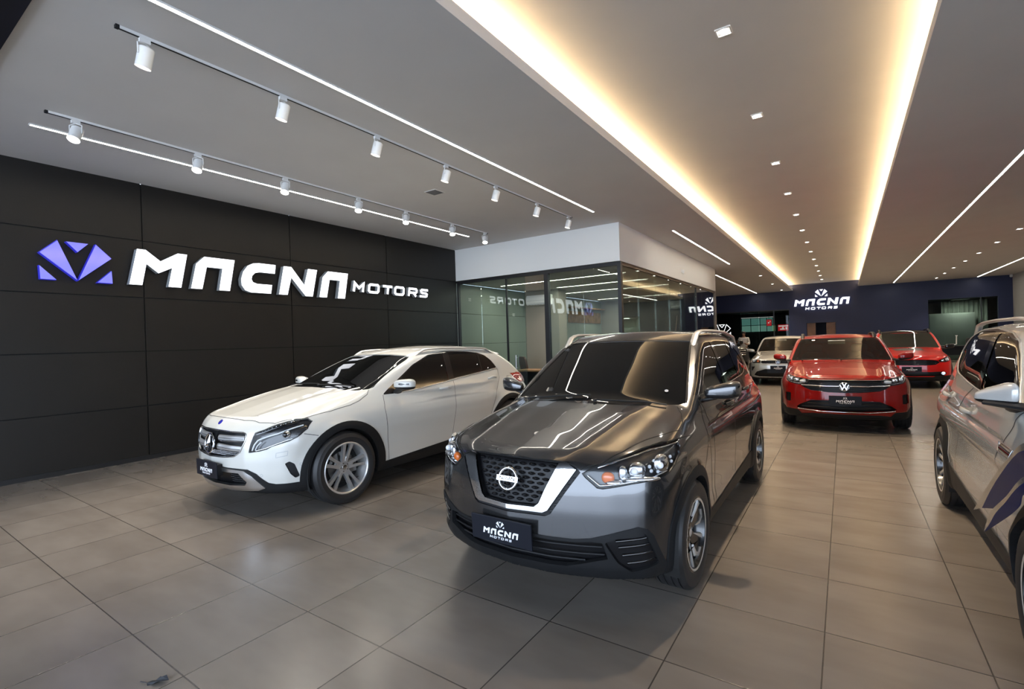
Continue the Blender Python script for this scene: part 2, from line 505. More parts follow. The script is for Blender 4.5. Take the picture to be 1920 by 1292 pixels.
for i, y in enumerate([14.7, 16.85, 18.98, 21.2, 23.3, 25.5, 27.6, 29.8]):
    downlight(3.59, y, ZC, 'square downlight in the right hand ceiling, %s of its row' % ORD[i], 'downlights in the right hand ceiling', 225)
for i, y in enumerate([22.0, 26.0, 30.0]):
    downlight(-2.75, y, ZC, 'square downlight beyond the glass office, %s of its row' % ORD[i], 'downlights beyond the glass office', 200)

def track(x, y0, y1, label):
    o = empty('lighting_track', (x, (y0 + y1) / 2, ZC), 0, label, 'lighting track', 'spotlight tracks on the ceiling')
    h = (y1 - y0) / 2
    MB().box((-.016, -h, -.022), (.016, h, 0)).build('rail', M['white'], o)
    MB().box((-.010, -h, -.0232), (.010, h, -.022)).build('slot', M['blackpl'], o)
    for yy in (-h, h):
        MB().box((-.017, yy - .012, -.024), (.017, yy + .012, 0)).build('end_cap', M['blackpl'], o)
    return o
track(-4.33, 1.35, 8.50, 'spotlight track nearer the glowing ceiling recess')
track(-6.385, 1.40, 8.50, 'spotlight track nearer the charcoal wall')

def track_spot(x, y, aim, lit, label, group, power):
    o = empty('track_spotlight', (x, y, ZC - .022), 0, label, 'spotlight', group)
    MB().box((-.015, -.035, -.032), (.015, .035, 0)).build('adapter', M['white'], o)
    d = Vector(aim).normalized()
    c0 = Vector((0, 0, -.13))
    top = c0 - d * .058; bot = c0 + d * .085
    b_ = MB(); b_.cyl(top, bot, .052, .052, 24, caps=False)
    q = d.orthogonal().normalized()
    b_.cyl(top, top - d * .008, .052, .042, 24)
    b_.build('housing', M['white'], o, smooth=True)
    side = Vector((0, 0, 1)).cross(d)
    side = side.normalized() if side.length > .01 else Vector((0, 1, 0))
    y_ = MB()
    for sg in (-1, 1):
        y_.tube([Vector((0, 0, -.03)), Vector((0, 0, -.05)) + side * sg * .058, c0 + side * sg * .058], .005, 8)
    y_.build('bracket', M['white'], o, smooth=True)
    MB().cyl(bot - d * .012, bot - d * .008, .049, None, 20).build('lamp_lens', M['lamp'] if lit else M['lensoff'], o)
    spot('spotlight_lamp', bot, bot + d * 2, power, (1.0, .90, .76), o, 75, .8, .03)
    return o
M['lensoff'] = emat('lamp_lens_aimed_away', (1.0, 0.9, 0.78), 3.0)
S_ = 1.0373
ya = [1.52, 2.62, 3.74, 4.90, 6.02, 7.22, 8.38]
yb = [1.62, 2.75, 3.86, 5.10, 6.12, 7.36, 8.42]
for i, y in enumerate(ya):
    track_spot(-4.33, y, (-0.28, -.12, -1), False, 'white track spotlight tilted toward the wall, %s of the inner row' % ORD[i], 'track spotlights of the inner row', 105)
for i, y in enumerate(yb):
    track_spot(-6.385, y, (0.30, -.35, -1), True, 'glowing white track spotlight by the charcoal wall, %s of its row' % ORD[i], 'glowing track spotlights by the wall', 75)
# ---------------------------------------------------------------- lettering shared by the wall signs and the plates
_A = [(0,0),(.158,.76),(.39,1),(1.29,1),(1.115,0),(.80,0),(.915,.69),(.45,.69),(.305,0)]
GLYPH = {
 'M': [(0,0),(.2,1),(.40,1),(.755,.715),(1.2,1),(1.45,1),(1.265,0),(.94,0),(1.05,.56),(.70,.37),(.41,.61),(.296,0)],
 'A': _A,
 'C': [(1.18,1),(.60,1),(.40,.97),(.22,.87),(.07,.66),(.0,.42),(.01,.22),(.12,.06),(.30,0),(.985,0),(1.03,.30),(.52,.30),(.38,.34),(.33,.44),(.36,.56),(.46,.66),(.62,.70),(1.14,.70)],
 'N': [(0,0),(.2,1),(.475,1),(.97,.39),(1.135,1),(1.5,1),(1.29,0),(1.01,0),(.465,.63),(.305,0)],
}
BIG = [('M',0),('A',1.535),('C',3.02),('N',4.30),('A',5.88)]         # x offsets in letter heights
SMALL = {   # strokes of the small word, cell height 1
 'M': [[(.0,0),(.16,.93),(.72,.42),(1.36,.93),(1.22,0)]],
 'O': [[(.30,.07),(.12,.22),(.18,.76),(.38,.93),(1.42,.93),(1.55,.78),(1.48,.24),(1.30,.07),(.30,.07)]],
 'T': [[(.0,.90),(1.42,.90)],[(.80,.9),(.66,0)]],
 'R': [[(.0,0),(.17,.92),(1.28,.92),(1.42,.78),(1.36,.55),(1.2,.44),(.09,.44)],[(.78,.44),(1.26,0)]],
 'S': [[(1.5,.91),(.40,.91),(.24,.76),(.32,.58),(.5,.51),(1.12,.49),(1.30,.38),(1.24,.16),(1.05,.08),(.0,.08)]],
}
WORD = [('M',0),('O',2.05),('T',4.35),('O',6.15),('R',8.6),('S',10.6)]
EMB = {'a': [(-.50,.66),(-.26,1.0),(.0,.03)], 'b': [(.29,1.0),(.52,.67),(.025,.03)], 't': [(-.135,1.0),(.175,1.0),(.02,.76)],
       'l': [(-.51,.33),(-.50,0),(-.29,0)], 'r': [(.52,.33),(.53,0),(.30,0)]}
EMB = {k: [(x, y) for x, y in v] for k, v in EMB.items()}

def stroke_solid(mb, pts, w, fn, d0, d1):
    """a bent bar of width w along a 2d polyline, between depths d0 and d1"""
    p = [Vector((a, b)) for a, b in pts]
    closed = (p[0] - p[-1]).length < 1e-6
    if closed: p = p[:-1]
    n = len(p); L_, R_ = [], []
    for i in range(n):
        a = p[i - 1] if (i or closed) else None; b = p[(i + 1) % n] if (i < n - 1 or closed) else None
        d1_ = (p[i] - a).normalized() if a is not None else None
        d2_ = (b - p[i]).normalized() if b is not None else None
        t = ((d1_ + d2_) if d1_ is not None and d2_ is not None else (d1_ if d1_ is not None else d2_)).normalized()
        nn = Vector((-t.y, t.x))
        c = nn.dot(Vector((-(d1_ if d1_ is not None else d2_).y, (d1_ if d1_ is not None else d2_).x)))
        k = w / 2 / max(c, .45)
        L_.append(p[i] + nn * k); R_.append(p[i] - nn * k)
    v = []; f = []
    for i in range(n):
        v += [fn(L_[i].x, L_[i].y, d1), fn(R_[i].x, R_[i].y, d1), fn(R_[i].x, R_[i].y, d0), fn(L_[i].x, L_[i].y, d0)]
    for i in range(n if closed else n - 1):
        j = (i + 1) % n
        for k in range(4):
            f.append((4 * i + k, 4 * i + (k + 1) % 4, 4 * j + (k + 1) % 4, 4 * j + k))
    if not closed:
        f += [(0, 1, 2, 3), (4 * n - 1, 4 * n - 2, 4 * n - 3, 4 * n - 4)]
    mb.add(v, f)

def stacked_logo(name, parent, m, fn, h, depth, small=.34):
    """emblem over the big word over the small word; fn(u, v, d) centres it on u=0, v from 0 up; h = big letter height"""
    mb = MB()
    tot = (5.88 + 1.29) * h
    v0 = .62 * h
    for ch, x in BIG:
        mb.prism([(x * h - tot / 2 + u * h, v0 + w * h) for u, w in GLYPH[ch]], fn, 0, depth)
    hs = small * h; ts = 12.1 * hs
    for ch, x in WORD:
        for st in SMALL[ch]:
            stroke_solid(mb, [((x + u) * hs - ts / 2, w * hs) for u, w in st], .26 * hs, fn, 0, depth)
    he = 1.05 * h
    for k in EMB.values():
        mb.prism([(u * he * 1.45, v0 + 1.32 * h + w * he) for u, w in k], fn, 0, depth)
    return mb.build(name, m, parent)

def text_mesh(name, txt, h, m, parent, loc, rot, extrude=.002, sx=1.0):
    c = bpy.data.curves.new(name, 'FONT'); c.body = txt; c.size = h; c.align_x = 'CENTER'; c.align_y = 'CENTER'; c.extrude = extrude
    t = bpy.data.objects.new(name, c); COL.objects.link(t)
    dg = bpy.context.evaluated_depsgraph_get(); dg.update()
    me = bpy.data.meshes.new_from_object(t.evaluated_get(dg))
    bpy.data.objects.remove(t)
    me.materials.clear(); me.materials.append(m)
    o = bpy.data.objects.new(name, me); COL.objects.link(o)
    o.parent = parent; o.location = loc; o.rotation_euler = rot; o.scale = (sx, 1, 1)
    return o

# big sign on the charcoal wall: faces +X, reads along +Y
XS = XL
def wallfn(u, v, d): return (XS + .05 + d, u, v)
HB, YB0, ZB0 = .498, 2.562, 2.459
LET = {'M': 'letter_m', 'A': 'letter_a', 'C': 'letter_c', 'N': 'letter_n', 'O': 'letter_o', 'T': 'letter_t', 'R': 'letter_r', 'S': 'letter_s'}
NAMES5 = ['leftmost big white letter M', 'first big white letter A, between M and C', 'big white letter C in the middle of the big word', 'big white letter N, between C and the last A', 'last big white letter A, before the small word']
for (ch, x), lab in zip(BIG, NAMES5):
    y0 = YB0 + x * HB
    o = empty('sign_letter', (XS, y0, ZB0), 0, lab + ', lit on the charcoal wall', 'sign letter', 'big lit letters on the charcoal wall')
    fn = lambda u, v, d: (d, u, v)
    sh = [(u * HB, v * HB) for u, v in GLYPH[ch]]
    MB().prism(sh, fn, .02, .115).build('letter_side', M['letter_side'], o)
    MB().prism(sh, fn, .115, .122).build('letter_face', M['letter_face'], o)
    for a_, b_ in ((.25, .3), (.28, .72)): MB().cyl((0, a_ * HB, b_ * HB), (.05, a_ * HB, b_ * HB), .006).build('standoff', M['steel'], o)
HS, YS0, ZS0 = .182, 6.275, 2.622
LABS = ['small white letter M starting the small word', 'small white letter O right after the small M', 'small white letter T in the small word', 'small white letter O between T and R', 'small white letter R in the small word', 'small white letter S ending the small word']
for (ch, x), lab in zip(WORD, LABS):
    o = empty('sign_letter', (XS, YS0 + x * HS * .95, ZS0), 0, lab + ' on the charcoal wall', 'sign letter', 'small lit letters on the charcoal wall')
    a = MB(); b_ = MB(); fn = lambda u, v, d: (d, u, v)
    for st in SMALL[ch]:
        q = [(u * HS, v * HS) for u, v in st]
        stroke_solid(a, q, .27 * HS, fn, .02, .10); stroke_solid(b_, q, .27 * HS, fn, .10, .106)
    a.build('letter_side', M['letter_side'], o); b_.build('letter_face', M['letter_face'], o)
o = empty('sign_emblem', (XS, 2.016, 2.455), 0, 'blue lit emblem of five triangular facets left of the white lettering', 'sign emblem')
HE = .492
for k in EMB.values():
    sh = [(u * HE * 1.40, v * HE) for u, v in k]
    fn = lambda u, v, d: (d, u, v)
    f_ = MB().prism(sh, fn, .095, .105).build('facet', M['emblem_face'], o)
    cx = sum(p[0] for p in sh) / 3; cy = sum(p[1] for p in sh) / 3
    big = [(cx + (u - cx) * 1.05, cy + (v - cy) * 1.05) for u, v in sh]
    MB().prism(big, fn, .02, .094).build('facet_edge', M['emblem_side'], f_)
# sign on the navy wall
M['sign_white'] = mat('lit_sign_white', (.9, .9, .9), .4, emit=(.95, .96, 1.0), es=1.1)
o = empty('wall_sign', (-.99, YB, 2.80), 0, 'white lit emblem and lettering on the navy back wall', 'sign')
stacked_logo('lettering', o, M['sign_white'], lambda u, v, d: (u, -.03 - d, v), .355, .05)
# ---------------------------------------------------------------- car bodies: smooth implicit hulls meshed by surface nets
class F1:
    """piecewise-linear curve through points, corners rounded over +-sm"""
    def __init__(s, pts, sm=0.05):
        p = np.array(sorted(pts), float)
        lo, hi = p[0, 0] - 0.6, p[-1, 0] + 0.6
        n = 1600
        s.x = np.linspace(lo, hi, n)
        xx = np.concatenate([[lo - 1], p[:, 0], [hi + 1]])
        k0 = (p[1, 1] - p[0, 1]) / (p[1, 0] - p[0, 0]); k1 = (p[-1, 1] - p[-2, 1]) / (p[-1, 0] - p[-2, 0])
        yy = np.concatenate([[p[0, 1] + k0 * (lo - 1 - p[0, 0])], p[:, 1], [p[-1, 1] + k1 * (hi + 1 - p[-1, 0])]])
        dx = (hi - lo) / (n - 1)
        m = max(1, int(sm / dx))
        xp = np.linspace(lo - m * dx, hi + m * dx, n + 2 * m)
        y = np.interp(xp, xx, yy)
        k = np.hanning(2 * m + 3)[1:-1]; k /= k.sum()
        s.y = np.convolve(y, k, 'valid')
        s.d = np.gradient(s.y, s.x)
    def __call__(s, v): return np.interp(v, s.x, s.y)
    def diff(s, v): return np.interp(v, s.x, s.d)

def smax(a, b, k):
    h = np.clip(.5 + .5 * (a - b) / k, 0, 1)
    return b * (1 - h) + a * h + k * h * (1 - h)
def smin(a, b, k): return -smax(-a, -b, k)
def sstep(a, b, v):
    t = np.clip((v - a) / (b - a), 0, 1); return t * t * (3 - 2 * t)

class Hull:
    """lower body + cabin. y=0 front axle, front toward -y, ground z=0"""
    def __init__(s, **k):
        s.__dict__.update(dict(kf=.07, ks=.09, kc=.12, kr=.08, kb=.05, kroof=.09, kws=.05, krg=.06, zbot=.2, arch=.36, flare=.02, fw=.09,
                               R=.33, ridge=None, extra=None, kx=.22, kxr=.12, rc=.10, cin=0.0))
        s.__dict__.update(k)
    def __call__(s, P):
        x, y, z = np.abs(P[:, 0]), P[:, 1], P[:, 2]
        fl = 0
        for ya in (0, s.wb):
            r = np.hypot(y - ya, z - s.R)
            fl = fl + s.flare * sstep(s.arch + s.fw, s.arch + .01, r)
        W = s.hw(y) - s.sec(z) + fl
        if s.crease is not None: W = W + s.crease(y, z)
        fs = (x - W) / np.sqrt(1 + s.sec.diff(z) ** 2 + s.hw.diff(y) ** 2)
        ff = (s.yf(z) + s.plan(x) - y) / np.sqrt(1 + s.yf.diff(z) ** 2 + s.plan.diff(x) ** 2)
        T = s.zt(y) - s.crown(x)
        if s.ridge is not None: T = T + s.ridge(x, y)
        ft = (z - T) / np.sqrt(1 + s.zt.diff(y) ** 2 + s.crown.diff(x) ** 2)
        fr = (y - s.yr(z) + s.planr(x)) / np.sqrt(1 + s.yr.diff(z) ** 2 + s.planr.diff(x) ** 2)
        f = smax(ft, fs, s.ks)
        e = smax(ff, fs, s.kc)
        f = smax(f, smax(e, ff, .001), s.kf)
        f = smax(f, fr, s.kr)
        f = smax(f, s.zbot + .5 * np.maximum(0, -(y + .3)) * s.dam - z, .03)
        # cabin
        zz = np.maximum(z - s.zbelt, 0)
        cs = (x - (s.wc(y) - s.lean * zz - s.lean2 * zz * zz)) / np.sqrt(1 + s.lean ** 2)
        cw = (s.yw(z) + s.kx * x * x - y) / np.sqrt(1 + s.yw.diff(z) ** 2 + (2 * s.kx * x) ** 2)
        cr = z - (s.zr(y) - s.rc * x * x)
        cg = (y - s.yg(z) + s.kxr * x * x) / np.sqrt(1 + s.yg.diff(z) ** 2)
        c = smax(cs, cr, s.kroof)
        c = smax(c, cw, s.kws)
        c = smax(c, cg, s.krg)
        c = np.maximum(c, s.zbelt - .09 - z)
        f = smin(f, c, s.kb)
        if s.extra is not None: f = s.extra(f, x, y, z)
        return f
    def grad(s, P, h=2e-3):
        g = np.empty_like(P)
        for i in range(3):
            d = np.zeros(3); d[i] = h
            g[:, i] = (s(P + d) - s(P - d)) / (2 * h)
        return g
    def onto(s, P, it=3):
        for _ in range(it):
            g = s.grad(P); f = s(P)
            P = P - (f / np.maximum((g * g).sum(1), .1))[:, None] * g
        return P
    def normal(s, P):
        g = s.grad(P, 4e-3); return g / np.maximum(np.linalg.norm(g, axis=1), 1e-9)[:, None]
    def cast(s, O, D, tmax=6.0):
        O = np.asarray(O, float); D = np.asarray(D, float); D = D / np.linalg.norm(D, axis=1)[:, None]
        t = np.zeros(len(O)); hit = np.zeros(len(O), bool)
        act = np.arange(len(O))
        for _ in range(160):
            f = s(O[act] + D[act] * t[act][:, None])
            h = f < 4e-4
            hit[act[h]] = True
            t[act] = np.where(h, t[act], t[act] + np.maximum(np.where(f > .3, .8, .6) * f, 3e-4))
            act = act[~h & (t[act] < tmax)]
            if len(act) == 0: break
        return O + D * np.minimum(t, tmax)[:, None], hit

def surface_net(f, lo, hi, h):
    ax = [np.arange(lo[i], hi[i] + h, h) for i in range(3)]
    n = [len(a) for a in ax]
    X, Y, Z = np.meshgrid(*ax, indexing='ij')
    val = f(np.stack([X.ravel(), Y.ravel(), Z.ravel()], 1)).reshape(n)
    val = np.where(np.abs(val) < 1e-9, 1e-9, val)
    ins = val < 0
    c = np.zeros([q - 1 for q in n], int)
    for i in (0, 1):
        for j in (0, 1):
            for k in (0, 1):
                c += ins[i:n[0] - 1 + i, j:n[1] - 1 + j, k:n[2] - 1 + k]
    act = (c > 0) & (c < 8)
    idx = np.argwhere(act)
    vid = -np.ones(act.shape, int); vid[act] = np.arange(len(idx))
    acc = np.zeros((len(idx), 3)); cnt = np.zeros(len(idx))
    crn = [(i, j, k) for i in (0, 1) for j in (0, 1) for k in (0, 1)]
    for a in crn:
        for d in range(3):
            if a[d]: continue
            b = list(a); b[d] = 1
            va = val[tuple((idx + a).T)]; vb = val[tuple((idx + b).T)]
            m = (va < 0) != (vb < 0)
            t = np.where(m, va / np.where(m, va - vb, 1), 0)
            p = np.repeat(np.array(a, float)[None], len(idx), 0); p[:, d] += t
            acc += p * m[:, None]; cnt += m
    V = (idx + acc / cnt[:, None]) * h + np.array(lo)
    T = []
    for d in range(3):
        s0 = [slice(None)] * 3; s1 = [slice(None)] * 3
        s0[d] = slice(0, n[d] - 1); s1[d] = slice(1, n[d])
        e = ins[tuple(s0)] != ins[tuple(s1)]
        fl = ins[tuple(s0)]
        u, w = [q for q in range(3) if q != d]
        E = np.argwhere(e)
        ok = (E[:, u] > 0) & (E[:, w] > 0) & (E[:, u] < n[u] - 1) & (E[:, w] < n[w] - 1)
        E = E[ok]
        def at(du, dw):
            q = E.copy(); q[:, u] += du; q[:, w] += dw
            return vid[tuple(q.T)]
        a, b, c_, dd = at(-1, -1), at(0, -1), at(0, 0), at(-1, 0)
        flip = fl[tuple(E.T)] ^ (d == 1)
        q = np.where(flip[:, None], np.stack([a, b, c_, dd], 1), np.stack([a, dd, c_, b], 1))
        T.append(q)
    Q = np.concatenate(T)
    V = f.onto(V)
    return V, np.concatenate([Q[:, [0, 1, 2]], Q[:, [0, 2, 3]]])

def poly_sd(P, poly):
    """signed distance of 2d points to a polygon, negative inside"""
    poly = np.asarray(poly, float); n = len(poly)
    d2 = np.full(len(P), 1e9); ins = np.zeros(len(P), bool)
    for i in range(n):
        a, b = poly[i], poly[(i + 1) % n]
        e = b - a; w = P - a
        t = np.clip((w @ e) / max(e @ e, 1e-12), 0, 1)
        r = w - t[:, None] * e
        d2 = np.minimum(d2, (r * r).sum(1))
        cnd = (a[1] > P[:, 1]) != (b[1] > P[:, 1])
        xi = a[0] + (P[:, 1] - a[1]) / (b[1] - a[1] if abs(b[1] - a[1]) > 1e-12 else 1e-12) * e[0]
        ins ^= cnd & (P[:, 0] < xi)
    d = np.sqrt(d2)
    return np.where(ins, -d, d)

VIEWS = {'side': ((1, 2), 0), 'front': ((0, 2), 1), 'rear': ((0, 2), 1), 'top': ((0, 1), 2)}
class Skin:
    def __init__(s, hull, lo, hi, h):
        s.f = hull; s.h = h
        s.V, s.T = surface_net(hull, lo, hi, h)
        s.N = hull.normal(s.V)
        s.lab = np.zeros(len(s.T), int); s.names = ['paint']
    def uv(s, view, side):
        if isinstance(view, str):
            (a, b), c = VIEWS[view]
            U = s.V[:, [a, b]]
            n = s.N[:, c]
            ok = {'side': n * side > .12, 'front': n < -.10, 'rear': n > .10, 'top': n > .15}[view]
            if view == 'side': ok &= s.V[:, 0] * side > .05
            elif side: ok &= s.V[:, 0] * side > -.004
            if view != 'side' and side < 0: U = U * np.array([-1, 1])
            return U, ok
        # oblique view: (direction pointing at the car, in the right half)
        d = np.array(view, float); d /= np.linalg.norm(d)
        e1, e2 = oblique(d)
        V = s.V * np.array([side if side else 1, 1, 1]); N = s.N * np.array([side if side else 1, 1, 1])
        return np.stack([V @ e1, V @ e2], 1), (N @ d < -.08) & (V[:, 0] > -.004 if side else True)
    def cut(s, name, poly, view, side=0, src='paint', refine=2):
        poly = np.asarray(poly, float)
        sid = s.names.index(src)
        if name not in s.names: s.names.append(name)
        nid = s.names.index(name)
        for it in range(refine + 1):
            U, ok = s.uv(view, side)
            lo, hi = poly.min(0) - .05, poly.max(0) + .05
            inb = ok & (U > lo).all(1) & (U < hi).all(1)
            tri = (s.lab == sid) & inb[s.T].all(1)
            sd = np.full(len(s.V), 1e3); sd[inb] = poly_sd(U[inb], poly)
            if it == refine: break
            lim = s.h * 1.3 / (2 ** it)
            near = tri & (np.abs(sd[s.T]).min(1) < lim)
            s._quad(near)
        sd = np.where(np.abs(sd) < 1e-7, 1e-7, sd)
        neg = sd < 0
        k = neg[s.T].sum(1)
        s.lab[tri & (k == 3)] = nid
        mix = np.nonzero(tri & ((k == 1) | (k == 2)))[0]
        if len(mix) == 0: return
        T = s.T[mix]; kk = k[mix]
        lone = np.where((kk == 1)[:, None], neg[T], ~neg[T])
        r = lone.argmax(1); ar = np.arange(len(T))
        a, b, c = T[ar, r], T[ar, (r + 1) % 3], T[ar, (r + 2) % 3]
        base = len(s.V)
        E = np.sort(np.concatenate([np.stack([a, b], 1), np.stack([a, c], 1)]), 1)
        u, inv = np.unique(E, axis=0, return_inverse=True)
        inv = inv.ravel()
        t = sd[u[:, 0]] / (sd[u[:, 0]] - sd[u[:, 1]])
        s.V = np.concatenate([s.V, s.V[u[:, 0]] + t[:, None] * (s.V[u[:, 1]] - s.V[u[:, 0]])])
        nn = s.N[u[:, 0]] + t[:, None] * (s.N[u[:, 1]] - s.N[u[:, 0]])
        s.N = np.concatenate([s.N, nn / np.linalg.norm(nn, axis=1)[:, None]])
        p, q = base + inv[:len(T)], base + inv[len(T):]
        la = np.where(kk == 1, nid, sid); lb = np.where(kk == 1, sid, nid)
        keep = np.ones(len(s.T), bool); keep[mix] = False
        s.T = np.concatenate([s.T[keep], np.stack([a, p, q], 1), np.stack([p, b, c], 1), np.stack([p, c, q], 1)])
        s.lab = np.concatenate([s.lab[keep], la, lb, lb])
    def _quad(s, m):
        """split the marked triangles in four, their neighbours to match"""
        if not m.any(): return
        nv = len(s.V)
        T = s.T
        key = lambda a, b: np.minimum(a, b) * nv + np.maximum(a, b)
        K = np.stack([key(T[:, 0], T[:, 1]), key(T[:, 1], T[:, 2]), key(T[:, 2], T[:, 0])], 1)
        u = np.unique(K[m])
        pos = np.minimum(np.searchsorted(u, K), len(u) - 1)
        hit = u[pos] == K
        mid = np.where(hit, nv + pos, -1)
        i, j = u // nv, u % nv
        s.V = np.concatenate([s.V, (s.V[i] + s.V[j]) / 2])
        nn = s.N[i] + s.N[j]
        s.N = np.concatenate([s.N, nn / np.linalg.norm(nn, axis=1)[:, None]])
        c = hit.sum(1); L = s.lab
        outT, outL = [T[c == 0]], [L[c == 0]]
        q = c == 3; t, e = T[q], mid[q]
        for tri in ((t[:, 0], e[:, 0], e[:, 2]), (t[:, 1], e[:, 1], e[:, 0]), (t[:, 2], e[:, 2], e[:, 1]), (e[:, 0], e[:, 1], e[:, 2])):
            outT.append(np.stack(tri, 1)); outL.append(L[q])
        for r in range(3):                       # one split edge: edge r
            q = (c == 1) & hit[:, r]; t, e = T[q], mid[q]
            a_, b_, d_ = t[:, r], t[:, (r + 1) % 3], t[:, (r + 2) % 3]
            outT += [np.stack([a_, e[:, r], d_], 1), np.stack([e[:, r], b_, d_], 1)]; outL += [L[q]] * 2
        for r in range(3):                       # two split edges: all but edge r
            q = (c == 2) & ~hit[:, r]; t, e = T[q], mid[q]
            a_, b_, d_ = t[:, r], t[:, (r + 1) % 3], t[:, (r + 2) % 3]
            e1, e2 = e[:, (r + 1) % 3], e[:, (r + 2) % 3]
            outT += [np.stack([d_, e2, e1], 1), np.stack([a_, b_, e1], 1), np.stack([a_, e1, e2], 1)]; outL += [L[q]] * 3
        s.T = np.concatenate(outT); s.lab = np.concatenate(outL)
    def piece(s, name, side=0):
        """compact (V, N, T, boundary edges) of a label, optionally one half"""
        T = s.T[s.lab == s.names.index(name)]
        if side: T = T[s.V[T].mean(1)[:, 0] * side > 0]
        if len(T) == 0: return None
        u, inv = np.unique(T, return_inverse=True)
        T = inv.reshape(-1, 3)
        E = np.concatenate([T[:, [0, 1]], T[:, [1, 2]], T[:, [2, 0]]])
        k = np.sort(E, 1); _, first, cnt = np.unique(k, axis=0, return_index=True, return_counts=True)
        return s.V[u], s.N[u], T, E[first[cnt == 1]]
    def project(s, pts, view, side=1, lift=0.0):
        """2d outline points -> points and normals on the hull"""
        pts = np.asarray(pts, float); n = len(pts)
        z = np.zeros(n)
        if isinstance(view, str):
            if view == 'side':
                O = np.stack([np.full(n, 1.6 * side), pts[:, 0], pts[:, 1]], 1); D = np.repeat([[-side, 0, 0]], n, 0)
            elif view in ('front', 'rear'):
                q = -1 if view == 'front' else 1
                x = pts[:, 0] * (side if side else 1)
                O = np.stack([x, np.full(n, -2.2 if q < 0 else 5.2), pts[:, 1]], 1); D = np.repeat([[0, -q, 0]], n, 0)
            else:
                x = pts[:, 0] * (side if side else 1)
                O = np.stack([x, pts[:, 1], np.full(n, 2.3)], 1); D = np.repeat([[0, 0, -1]], n, 0)
        else:
            d = np.array(view, float); d /= np.linalg.norm(d); e1, e2 = oblique(d)
            O = pts[:, :1] * e1 + pts[:, 1:] * e2 - d * 3.0 
            D = np.repeat([d], n, 0)
            m = np.array([side if side else 1, 1, 1]); O = O * m; D = D * m
        P, hit = s.f.cast(O, D.astype(float), 8.0)
        N = s.f.normal(P)
        return P + N * lift, N

def oblique(d):
    e1 = np.cross(d, [0, 0, 1.0]); e1 /= np.linalg.norm(e1)
    return e1, np.cross(e1, d)

def resample(pts, step=.02, closed=False):
    p = np.asarray(pts, float)
    if closed: p = np.concatenate([p, p[:1]])
    out = []
    for a, b in zip(p, p[1:]):
        n = max(1, int(np.ceil(np.linalg.norm(b - a) / step)))
        for i in range(n): out.append(a + (b - a) * i / n)
    if not closed: out.append(p[-1])
    return np.array(out)

def spline(pts, n=8, closed=False):
    """Catmull-Rom through 2d/3d points"""
    p = np.asarray(pts, float); m = len(p); out = []
    for i in range(m if closed else m - 1):
        if closed: a, b, c, d = p[(i - 1) % m], p[i], p[(i + 1) % m], p[(i + 2) % m]
        else: a, b, c, d = p[max(i - 1, 0)], p[i], p[i + 1], p[min(i + 2, m - 1)]
        for k in range(n):
            t = k / n
            out.append(.5 * ((2 * b) + (-a + c) * t + (2 * a - 5 * b + 4 * c - d) * t * t + (-a + 3 * b - 3 * c + d) * t ** 3))
    if not closed: out.append(p[-1])
    return np.array(out)

def rounded(poly, r=.02, n=4):
    """polygon with its corners rounded"""
    p = np.asarray(poly, float); m = len(p); out = []
    for i in range(m):
        a, b, c = p[i - 1], p[i], p[(i + 1) % m]
        u, w = a - b, c - b; lu, lw = np.linalg.norm(u), np.linalg.norm(w)
        q = min(r, lu * .45, lw * .45)
        s0, s1 = b + u / lu * q, b + w / lw * q
        for k in range(n + 1):
            t = k / n
            out.append((1 - t) ** 2 * s0 + 2 * t * (1 - t) * b + t * t * s1)
    return np.array(out)
# ---------------------------------------------------------------- hull of each car (metres, front axle at y=0)
def hull_kicks():
    return Hull(wb=2.61, R=.328, arch=.365, flare=.018, fw=.10, zbot=.215, dam=.05,
        hw=F1([(-.9,.845),(-.4,.858),(0,.862),(1.3,.858),(2.6,.866),(3.1,.85),(3.45,.79)], .25),
        sec=F1([(.15,.07),(.26,.022),(.36,.012),(.45,.018),(.58,.006),(.70,.0),(.84,.006),(.93,.03),(1.0,.06),(1.10,.12),(1.25,.24)], .05),
        crease=None,
        zt=F1([(-.88,.835),(-.78,.885),(-.4,.978),(.0,1.06),(.3,1.11),(.8,1.09),(2.,1.10),(3.0,1.12),(3.45,1.05)], .07),
        crown=F1([(0,0),(.22,.004),(.45,.02),(.62,.042),(.75,.09),(.9,.19)], .06),
        ridge=lambda x, y: .012 * np.exp(-((x - .34 - .12 * (y + .8)) / .07) ** 2) * sstep(.6, -.2, y),
        yf=F1([(.15,-.68),(.22,-.755),(.30,-.795),(.45,-.815),(.60,-.812),(.72,-.797),(.84,-.765),(.95,-.71)], .04),
        plan=F1([(0,0),(.25,.025),(.42,.075),(.58,.14),(.72,.235),(.83,.40),(.95,.72)], .06),
        yr=F1([(.2,3.33),(.4,3.42),(.62,3.445),(.8,3.42),(1.0,3.36),(1.2,3.28)], .06),
        planr=F1([(0,0),(.5,.05),(.75,.16),(.9,.36)], .08),
        zbelt=1.03, lean=.30, lean2=.12, wc=F1([(.2,.745),(.6,.80),(1.2,.822),(2.2,.818),(2.9,.76),(3.3,.69)], .25),
        kx=.28, yw=F1([(.85,-.10),(1.07,.25),(1.3,.63),(1.52,1.02),(1.62,1.24)], .1),
        zr=F1([(.75,1.53),(1.0,1.575),(1.3,1.61),(1.7,1.622),(2.2,1.61),(2.7,1.565),(3.2,1.485)], .15), rc=.10,
        kxr=.10, yg=F1([(.95,3.38),(1.15,3.27),(1.35,3.11),(1.5,2.97),(1.6,2.86)], .06), kroof=.10, kws=.05, kb=.045)
